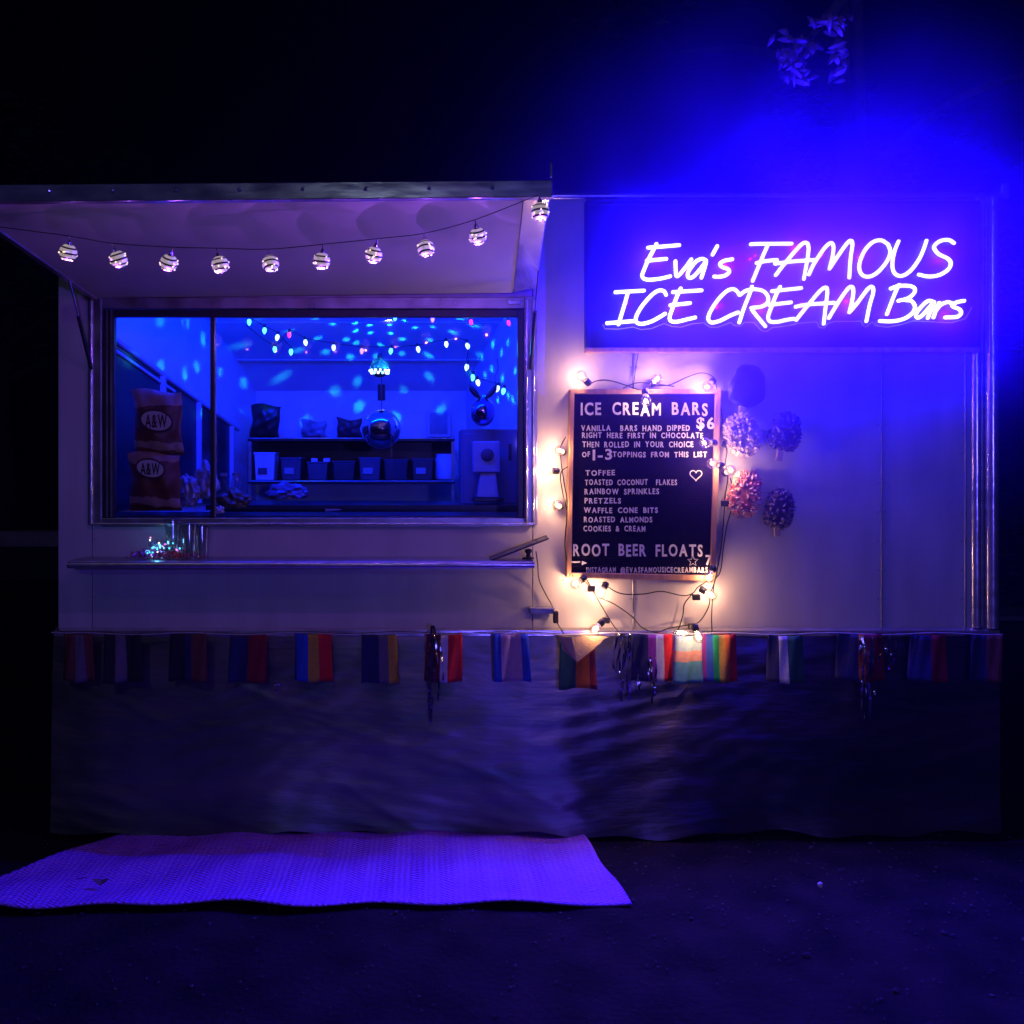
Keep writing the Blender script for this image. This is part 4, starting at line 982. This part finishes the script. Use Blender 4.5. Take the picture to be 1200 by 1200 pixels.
flag(424, 465, [('navy', 2.2), ('grey', 1.2), ('yellow', 1.2)], 'navy, grey and yellow flag right of the blue, yellow and red one', 6)
flag(500, 542, [('dred', 2), ('white', 1), ('red', 2)], 'red flag with a white centre stripe under the end of the shelf', 7)
flag(578, 619, [('blue', 1), ('pink', 2.6), ('blue', 1)], 'blue edged flag with a pale pink middle, below the outlet cover', 8)
flag(656, 697, [('dgreen', 2), ('orange', 1.5), ('dred', .7)], 'partly folded green and orange flag below the menu board', 9, y0=748, y1=805, fold=True)
flag(741, 788, [('navy', 2.4), ('purple', 1.2), ('white', 1.1), ('red', 1.4)], 'navy, purple, white and red flag in front of the streamers', 10)
flag(789, 822, [('cyan', 1.4), ('peach', 1), ('teal', 2)], 'pale flag with horizontal turquoise, peach and teal bands', 11, horiz=True)
flag(823, 863, [('purple', .8), ('blue', 1), ('green', 1), ('yellow', 1), ('orange', .9), ('red', 1.2)], 'bright rainbow striped flag under the menu board corner', 12)
flag(900, 941, [('navy', 1.2), ('white', 1), ('dgreen', 1.8)], 'navy flag with a white stripe, first flag right of the rainbow one', 13)
flag(981, 1036, [('navy', 2.4), ('orange', .7), ('dred', 2.4)], 'navy, orange and dark red flag beside the tall streamer', 14)
flag(1068, 1110, [('navy', 2.4), ('dred', 2)], 'navy and dark red flag near the right end of the bunting', 15)
flag(1138, 1174, [('navy', 2), ('brown', 2)], 'dark flag at the corner, last on the right of the bunting', 16)
cord_pts = [at(60, 741, -.083)] + [at(x, 742.5 + 1.2 * math.sin(x * .05), -.083) for x in range(75, 1180, 20)]
bc = obj('bunting_cord', MB().tube(cord_pts, .0022, 5), mat('white cord', (.5, .5, .48), .7), org=cord_pts[0]); tag(bc, 'thin pale cord that the row of flags hangs from', 'cord')
cl = obj('folded_cloth', MB().add([at(x, y, Y) for x, y, Y in ((655, 745, -.095), (670, 747, -.105), (690, 745, -.10), (715, 746, -.09), (660, 762, -.10), (676, 776, -.12), (694, 762, -.11), (708, 749, -.095))],
        [(0, 1, 5, 4), (1, 2, 6, 5), (2, 3, 7, 6)]), fab('tan'), org=at(680, 745, -.1)); cl.modifiers.new('thickness', 'SOLIDIFY').thickness = .003
tag(cl, 'pale cloth corner folded over the green and orange flag', 'cloth')

def streamer(px, y0, y1, n, w, seed, label):
    t = thing('streamer', label, 'streamer', at(px, y0, -.1), 'silver foil streamers hanging over the bunting'); r = random.Random(seed)
    for i in range(n):
        x = px + r.uniform(-w, w); yl = y0 + (y1 - y0) * r.uniform(.55, 1.0); mb = MB(); k = 22; tw = r.uniform(2, 7); p0 = r.uniform(0, 6.28)
        for j in range(k + 1):
            v = j / k; c = at(x + 2.2 * math.sin(v * 4 + p0) + (x - px) * .3 * v, y0 + (yl - y0) * v, -.105 - .012 * math.sin(v * 3 + p0)); a = p0 + tw * v
            d = Vector((math.cos(a), math.sin(a), 0)) * .0042
            mb.v += [tuple(c - d), tuple(c + d)]
        for j in range(k): mb.f.append((2*j, 2*j+1, 2*j+3, 2*j+2)); mb.mi.append(0)
        obj('strand', mb, M['silver'], t, smooth=True)
streamer(512, 733, 850, 7, 8, 1, 'silver foil streamer over the red and white flag')
streamer(730, 742, 822, 9, 8, 2, 'silver foil streamer below the menu board, left of the navy flag')
streamer(757, 770, 830, 8, 14, 3, 'short sparkling streamer hanging under the navy, purple and white flag')
streamer(1016, 745, 862, 8, 7, 4, 'long silver streamer at the navy and orange flag')
streamer(1040, 745, 790, 5, 8, 5, 'short faint streamer right of the navy and orange flag')
streamer(325, 798, 812, 2, 2, 6, 'tiny foil scrap glinting below the third flag gap')

# ---------------------------------------------------------------- rug
def make_rug():
    # far edge from (120,982) to (672,972), near edge from (-60,1050) to (741,1062)
    def g(px, py):
        k = (py - 540) / ((CZ) / S)     # ratio at ground
        dist = D / k; return Vector((CX + (px - 500) * S * dist / D, dist - D, 0))
    Lf, Rf, Rn, Ln = g(150, 981), g(672, 971), g(741, 1061), g(-95, 1066)
    mb = MB(); nx, ny = 170, 44; r = random.Random(6)
    for j in range(ny + 1):
        v = j / ny
        for i in range(nx + 1):
            u = i / nx
            a = Ln.lerp(Rn, u); b = Lf.lerp(Rf, u); p = a.lerp(b, v)
            p.y += (.3 + .7 * min(1, (1 - u) * 6)) * (.012 * math.sin(u * 19 + 1) + .010 * math.sin(u * 33)) * (1 - v) + (.02 * math.sin(u * 6 + 2)) * v
            p.x += .003 * math.sin(v * 11)
            z = .014 + .006 * math.sin(u * 17 + v * 3) + .005 * math.sin(u * 31 - v * 7) + .004 * math.sin(v * 13 + u * 5)
            edge = min(v, 1 - v, u * 3, (1 - u) * 3); z += .006 * math.exp(-edge * 18) * (.5 + .5 * math.sin(u * 25 + v * 9))
            mb.v.append((p.x, p.y, z))
    n = nx + 1
    mb.f = [(j*n+i, j*n+i+1, (j+1)*n+i+1, (j+1)*n+i) for j in range(ny) for i in range(nx)]; mb.mi = [0] * len(mb.f)
    m = bpy.data.materials.new('woven mat'); m.use_nodes = True; nt = m.node_tree; p = nt.nodes['Principled BSDF']
    p.inputs['Roughness'].default_value = .5
    tc = nt.nodes.new('ShaderNodeTexCoord'); mp = nt.nodes.new('ShaderNodeMapping'); nt.links.new(tc.outputs['Object'], mp.inputs[0])
    sx = nt.nodes.new('ShaderNodeSeparateXYZ'); nt.links.new(tc.outputs['Object'], sx.inputs[0])
    pg = nt.nodes.new('ShaderNodeMath'); pg.operation = 'PINGPONG'; pg.inputs[1].default_value = .055; nt.links.new(sx.outputs['X'], pg.inputs[0])
    ad = nt.nodes.new('ShaderNodeMath'); ad.operation = 'MULTIPLY_ADD'; ad.inputs[1].default_value = .55; nt.links.new(pg.outputs[0], ad.inputs[0]); nt.links.new(sx.outputs['Y'], ad.inputs[2])
    cv = nt.nodes.new('ShaderNodeCombineXYZ'); nt.links.new(sx.outputs['X'], cv.inputs[0]); nt.links.new(ad.outputs[0], cv.inputs[1]); nt.links.new(cv.outputs[0], mp.inputs[0])
    w1 = nt.nodes.new('ShaderNodeTexWave'); w1.bands_direction = 'Y'; w1.inputs['Scale'].default_value = 20; w1.inputs['Distortion'].default_value = 2.0; w1.inputs['Detail Scale'].default_value = 1.2; w1.inputs['Detail'].default_value = 1.5
    w2 = nt.nodes.new('ShaderNodeTexWave'); w2.bands_direction = 'X'; w2.inputs['Scale'].default_value = 15; w2.inputs['Distortion'].default_value = 1.5
    ns = nt.nodes.new('ShaderNodeTexNoise'); ns.inputs['Scale'].default_value = 5; ns.inputs['Detail'].default_value = 5
    for q in (w1, w2, ns): nt.links.new(mp.outputs[0], q.inputs['Vector'])
    mul = nt.nodes.new('ShaderNodeMath'); mul.operation = 'MULTIPLY'; nt.links.new(w1.outputs['Fac'], mul.inputs[0]); nt.links.new(w2.outputs['Fac'], mul.inputs[1])
    mx = nt.nodes.new('ShaderNodeMath'); mx.operation = 'ADD'; nt.links.new(mul.outputs[0], mx.inputs[0]); nt.links.new(w1.outputs['Fac'], mx.inputs[1])
    bp = nt.nodes.new('ShaderNodeBump'); bp.inputs['Strength'].default_value = .6; bp.inputs['Distance'].default_value = .007; nt.links.new(mx.outputs[0], bp.inputs['Height']); nt.links.new(bp.outputs[0], p.inputs['Normal'])
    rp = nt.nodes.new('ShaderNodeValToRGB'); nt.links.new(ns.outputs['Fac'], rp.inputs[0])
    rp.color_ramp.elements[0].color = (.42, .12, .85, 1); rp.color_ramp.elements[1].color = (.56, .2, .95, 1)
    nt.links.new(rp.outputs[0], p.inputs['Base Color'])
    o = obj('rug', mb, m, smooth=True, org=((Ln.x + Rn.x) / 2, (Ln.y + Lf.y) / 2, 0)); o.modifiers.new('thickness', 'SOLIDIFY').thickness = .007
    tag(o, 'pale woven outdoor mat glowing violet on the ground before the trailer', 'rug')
    q = g(118, 1043)
    tw = thing('dead_leaf', 'small dark curled leaf lying on the left part of the rug', 'leaf', (q.x, q.y, .03))
    lf = MB().add([(q.x + u * .030, q.y + v * .009, .026 + .012 * abs(u) + .006 * v) for u in (-1, -.5, 0, .5, 1) for v in (-(1 - abs(u) ** 1.5) - .1, 0, (1 - abs(u) ** 1.5) + .1)],
                  [(3*i + k, 3*i + 3 + k, 3*i + 4 + k, 3*i + 1 + k) for i in range(4) for k in range(2)])
    obj('blade', lf, mat('dead leaf', (.16, .10, .12), .8), tw); obj('stem', MB().tube([(q.x - .05, q.y, .044), (q.x - .085, q.y + .005, .036)], .0015, 5), mat('stem', (.05, .03, .02), .8), tw)
    q = g(961, 1041)
    s = obj('litter_scrap', MB().add([Vector((q.x, q.y, .012)) + Vector((v.x * .010, v.y * .007, v.z * .012 * (1 + .4 * math.sin(9 * v.x)))) for v in ICO1[0]], ICO1[1]), mat('pale scrap', (.8, .75, .8), .3), org=(q.x, q.y, .0))
    tag(s, 'tiny pale scrap of litter alone on the dark ground at right', 'litter')
make_rug()

# ---------------------------------------------------------------- background
conc = mat('old concrete', (.42, .38, .32), .85, noise=.4, nscale=3, bump=.4, bscale=12)
lw = thing('low_wall', 'pale topped low wall far behind the left end of the trailer', 'wall', (-9, 8, 0))
obj('coping', MB().box((-16, 7.9, at(0, 640, 8)[2]), (-5.0, 8.3, at(0, 622, 8)[2])), conc, lw, bevel=.01)
obj('base', MB().box((-16, 7.96, -.02), (-5.0, 8.24, at(0, 640, 8)[2] - .002)), mat('dark block', (.03, .028, .026), .9, noise=.4, nscale=4, bump=.5, bscale=10), lw)
rw = thing('bench', 'pale plank bench just visible past the right end of the trailer', 'bench', (3.6, 2.3, 0))
zz = at(0, 722, 2.2)[2]
for k in range(3): obj('plank', MB().box((2.9, 2.2 + k * .13, zz - .03), (4.6, 2.31 + k * .13, zz)), mat('grey plank', (.2, .17, .16), .8, noise=.4, nscale=9, stretch=(.3, 3, 3)), rw, bevel=.003)
for x in (3.0, 4.4): obj('leg', MB().box((x, 2.24, -.02), (x + .07, 2.54, zz - .031)), M['dark_metal'], rw)

def foliage(c, rx, ry, rz, n, size, seed, holes=5):
    r = random.Random(seed); mb = MB(); cl = [(r.uniform(-.8, .8), r.uniform(-.8, .8), r.uniform(-.8, .8), r.uniform(.25, .5)) for _ in range(24)]
    for _ in range(n):
        q = r.choice(cl); v = Vector((r.gauss(0, 1), r.gauss(0, 1), r.gauss(0, 1))).normalized() * q[3] * r.uniform(.5, 1.05)
        p = Vector((c[0] + (q[0] + v.x) * rx, c[1] + (q[1] + v.y) * ry, c[2] + (q[2] + v.z) * rz))
        e = Matrix.Rotation(r.uniform(0, 6.28), 3, 'Z') @ Matrix.Rotation(r.uniform(-1, 1), 3, 'X'); s = size * r.uniform(.6, 1.3)
        mb.add([p + e @ Vector(w) for w in ((-s, 0, 0), (0, -s * .45, s * .1), (s, 0, 0), (0, s * .45, s * .1))], [(0, 1, 2, 3)])
    return mb
leafm = mat('dark leaf', (.05, .09, .03), .5, noise=.4, nscale=2)
bark = mat('bark', (.09, .07, .055), .9, noise=.5, nscale=7, bump=.8, bscale=18, stretch=(1, 1, .3))
def tree(x, y, h, r0, crown, n, seed, label, leaf=.07, name='tree'):
    t = thing(name, label, 'tree', (x, y, 0)); r = random.Random(seed)
    pts = [(x + .05 * math.sin(i * 1.3 + seed), y + .04 * math.cos(i), -.02 + h * i / 8) for i in range(9)]
    obj('trunk', MB().tube(smooth_path(pts, 3), [r0 * (1 - .5 * i / 24) for i in range(25)], 12), bark, t, smooth=True)
    for k in range(5):
        a = r.uniform(0, 6.28); b = Vector(pts[5 + k % 3]); L = crown[0] * .8
        e = b + Vector((math.cos(a) * L, math.sin(a) * L, r.uniform(.3, 1.0)))
        obj('limb', MB().tube(smooth_path([b, b.lerp(e, .5) + Vector((0, 0, .15)), e]), [r0 * .35 * (1 - .7 * i / 12) for i in range(13)], 7), bark, t, smooth=True)
    f = obj('crown', foliage((x, y, h + crown[1] * .3), crown[0], crown[0], crown[1], n, leaf, seed), leafm, t); f['kind'] = 'stuff'
    return t
tree(at(1003, 0, 2.9)[0], 2.9, 5.6, .16, (1.7, 1.1), 2600, 3, 'thick trunked tree standing right behind the trailer roof')
tree(-7.6, 12, 4.6, .2, (2.6, 2.0), 3600, 5, 'dark tree far behind on the left of the trailer', .11)
tree(6.2, 9, 4.2, .18, (2.2, 1.7), 3600, 8, 'dark leafy tree beyond the right end of the trailer', .10)
bs = thing('bush', 'bush with faint glinting leaves past the right corner of the trailer', 'bush', (3.9, 4.0, 0))
f = obj('leaves', foliage((3.95, 4.0, 1.25), .8, .5, 1.0, 2200, .05, 12), leafm, bs); f['kind'] = 'stuff'
obj('stem', MB().tube([(3.95, 4.0, -.02), (3.97, 4.0, .6), (3.9, 4.0, 1.1)], [.05, .04, .02], 8), bark, bs)
# overhanging bough lit from below by the sign
bo = thing('bough', 'leafy bough hanging over the roof, lit violet above the sign', 'branch', at(1010, 60, 0.3))
obj('branch', MB().tube(smooth_path([(at(1003, 0, 2.9)[0], 2.85, 3.9), at(1000, -40, 1.6), at(985, 0, .5), at(968, 22, .1), at(945, 48, -.05)]), [.045 - .0014 * i for i in range(25)], 8), mat('pale bark', (.2, .16, .14), .8, noise=.5, nscale=12, bump=.6, bscale=30), bo, smooth=True)
r = random.Random(9); lm = mat('broad leaf', (.26, .16, .22), .6, noise=.4, nscale=9)
twigs = MB()
for (cx_, cz_, sx_, sz_, n_) in ((928, 66, 22, 26, 46), (976, 26, 20, 12, 26), (984, 66, 10, 26, 20), (938, 84, 16, 10, 14), (950, 52, 14, 10, 12)):
    for _ in range(n_):
        x, y = cx_ + r.gauss(0, .5) * sx_, cz_ + r.gauss(0, .5) * sz_
        L, w = r.uniform(5, 10), r.uniform(2.5, 4.5); a = r.uniform(-.6, 2.4); fo = r.uniform(-.5, .5)
        c = at(x, y, -.12 + r.uniform(-.12, .14)); mb = MB()
        for i in range(7):
            u = -1 + i / 3; ww = w * S * (1 - abs(u) ** 2) + .0006
            for v in (-1, 0, 1):
                px_, pz_ = u * L * S, v * ww
                mb.v.append((c.x + px_ * math.cos(a) - pz_ * math.sin(a), c.y + fo * pz_ + .010 * abs(v) + .015 * u * u + fo * px_, c.z + px_ * math.sin(a) + pz_ * math.cos(a)))
        for i in range(6):
            for k in range(2): mb.f.append((3*i+k, 3*i+3+k, 3*i+4+k, 3*i+1+k)); mb.mi.append(0)
        obj('leaf', mb, lm, bo, smooth=True)
        if r.random() < .5: twigs.tube([at(cx_ + (x - cx_) * .1, cz_ - 8, -.05), at((x + cx_) / 2, (y + cz_) / 2, -.08), c], .0022, 4)
tw_ = obj('twigs', twigs, bark, bo); tw_['kind'] = 'stuff'

# fill lamp post behind the photographer, added as front fill for wall, hatch and skirt
sl = thing('fill_lamp_post', 'added low violet fill lamp post standing across the lot behind the photographer', 'fill lamp post', (1.03, -9.0, 0))
obj('pole', MB().tube([(1.03, -9, -.02), (1.03, -9, 1.62)], [.05, .035], 10), M['dark_metal'], sl, smooth=True)
obj('lantern', MB().lathe([(.03, .24), (.14, .18), (.15, .16)], 14, Matrix.Translation((1.03, -9, 1.7))), M['dark_metal'], sl, smooth=True)
lamp('lantern_light', (1.03, -9, 1.74), FILL_W, (.13, .09, 1), .10, sl)

st = thing('assumed_glint_lamp', 'assumed tall white glint lamp across the lot behind the photographer', 'glint lamp', (-.88, -9.4, 0))  # assumed lamp out of view, added to put glints on the metal trim
obj('pole', MB().tube([(-.88, -9.4, -.02), (-.88, -9.4, 3.5)], [.06, .04], 10), M['dark_metal'], st, smooth=True)
obj('arm', MB().tube([(-.88, -9.4, 3.5), (-.88, -9.2, 3.72), (-.88, -9.0, 3.72)], .025, 8), M['dark_metal'], st, smooth=True)
obj('lantern', MB().lathe([(.05, .16), (.14, .12), (.15, .10)], 14, Matrix.Translation((-.88, -9.0, 3.52))), M['dark_metal'], st, smooth=True)
lamp('lantern_light', (-.88, -9.0, 3.52), 30, (.7, .82, 1), .07, st)

# ---------------------------------------------------------------- haze and bloom volumes added for the sign's glow
def bloom_volume():  # scattering volume added to imitate lens bloom around the sign
    c = at(965, 285, -.22); mb = MB().add([Vector((v.x * 1.7, v.y * .5, v.z * 1.35)) for v in ICO3[0]], ICO3[1])
    o = obj('bloom_volume', mb, M['paint']); o.location = c; o.data.materials.clear()
    m = bpy.data.materials.new('bloom volume'); m.use_nodes = True; nt = m.node_tree; nt.nodes.remove(nt.nodes['Principled BSDF'])
    tc = nt.nodes.new('ShaderNodeTexCoord'); mp = nt.nodes.new('ShaderNodeMapping'); mp.inputs['Scale'].default_value = (1/1.65, 1/.48, 1/1.3)
    ln = nt.nodes.new('ShaderNodeVectorMath'); ln.operation = 'LENGTH'
    mr = nt.nodes.new('ShaderNodeMapRange'); mr.inputs[1].default_value = 1; mr.inputs[2].default_value = 0; mr.inputs[3].default_value = 0; mr.inputs[4].default_value = 1
    pw = nt.nodes.new('ShaderNodeMath'); pw.operation = 'POWER'; pw.inputs[1].default_value = 2.3
    ns = nt.nodes.new('ShaderNodeTexNoise'); ns.inputs['Scale'].default_value = 1.7; ns.inputs['Detail'].default_value = 2; nt.links.new(tc.outputs['Object'], ns.inputs['Vector'])
    m2 = nt.nodes.new('ShaderNodeMapRange'); m2.inputs[1].default_value = .35; m2.inputs[2].default_value = .65; m2.inputs[3].default_value = .35 * BLOOM; m2.inputs[4].default_value = 1.5 * BLOOM; nt.links.new(ns.outputs['Fac'], m2.inputs[0])
    ml = nt.nodes.new('ShaderNodeMath'); ml.operation = 'MULTIPLY'
    pv = nt.nodes.new('ShaderNodeVolumePrincipled'); pv.inputs['Color'].default_value = (.5, .25, .95, 1); pv.inputs['Anisotropy'].default_value = .35
    nt.links.new(tc.outputs['Object'], mp.inputs[0]); nt.links.new(mp.outputs[0], ln.inputs[0]); nt.links.new(ln.outputs['Value'], mr.inputs[0])
    nt.links.new(mr.outputs[0], pw.inputs[0]); nt.links.new(pw.outputs[0], ml.inputs[0]); nt.links.new(m2.outputs[0], ml.inputs[1]); nt.links.new(ml.outputs[0], pv.inputs['Density']); nt.links.new(pv.outputs[0], nt.nodes['Material Output'].inputs['Volume'])
    o.data.materials.append(m); tag(o, 'added volume that stands in for lens bloom around the lit sign', 'bloom_volume', kind='stuff')
bloom_volume()
hz = obj('haze', MB().box((-22, -14, -1.0), (22, 20, 9.0)), M['paint']); hz['kind'] = 'stuff'
hz.data.materials.clear()
hm = bpy.data.materials.new('night haze'); hm.use_nodes = True; nt = hm.node_tree; nt.nodes.remove(nt.nodes['Principled BSDF'])
pv = nt.nodes.new('ShaderNodeVolumePrincipled'); pv.inputs['Color'].default_value = (.34, .30, .95, 1); pv.inputs['Density'].default_value = HAZE; pv.inputs['Anisotropy'].default_value = .885
nt.links.new(pv.outputs[0], nt.nodes['Material Output'].inputs['Volume']); hz.data.materials.append(hm)
tag(hz, 'thin night haze put in for the blue glow around the sign', 'haze', kind='stuff')
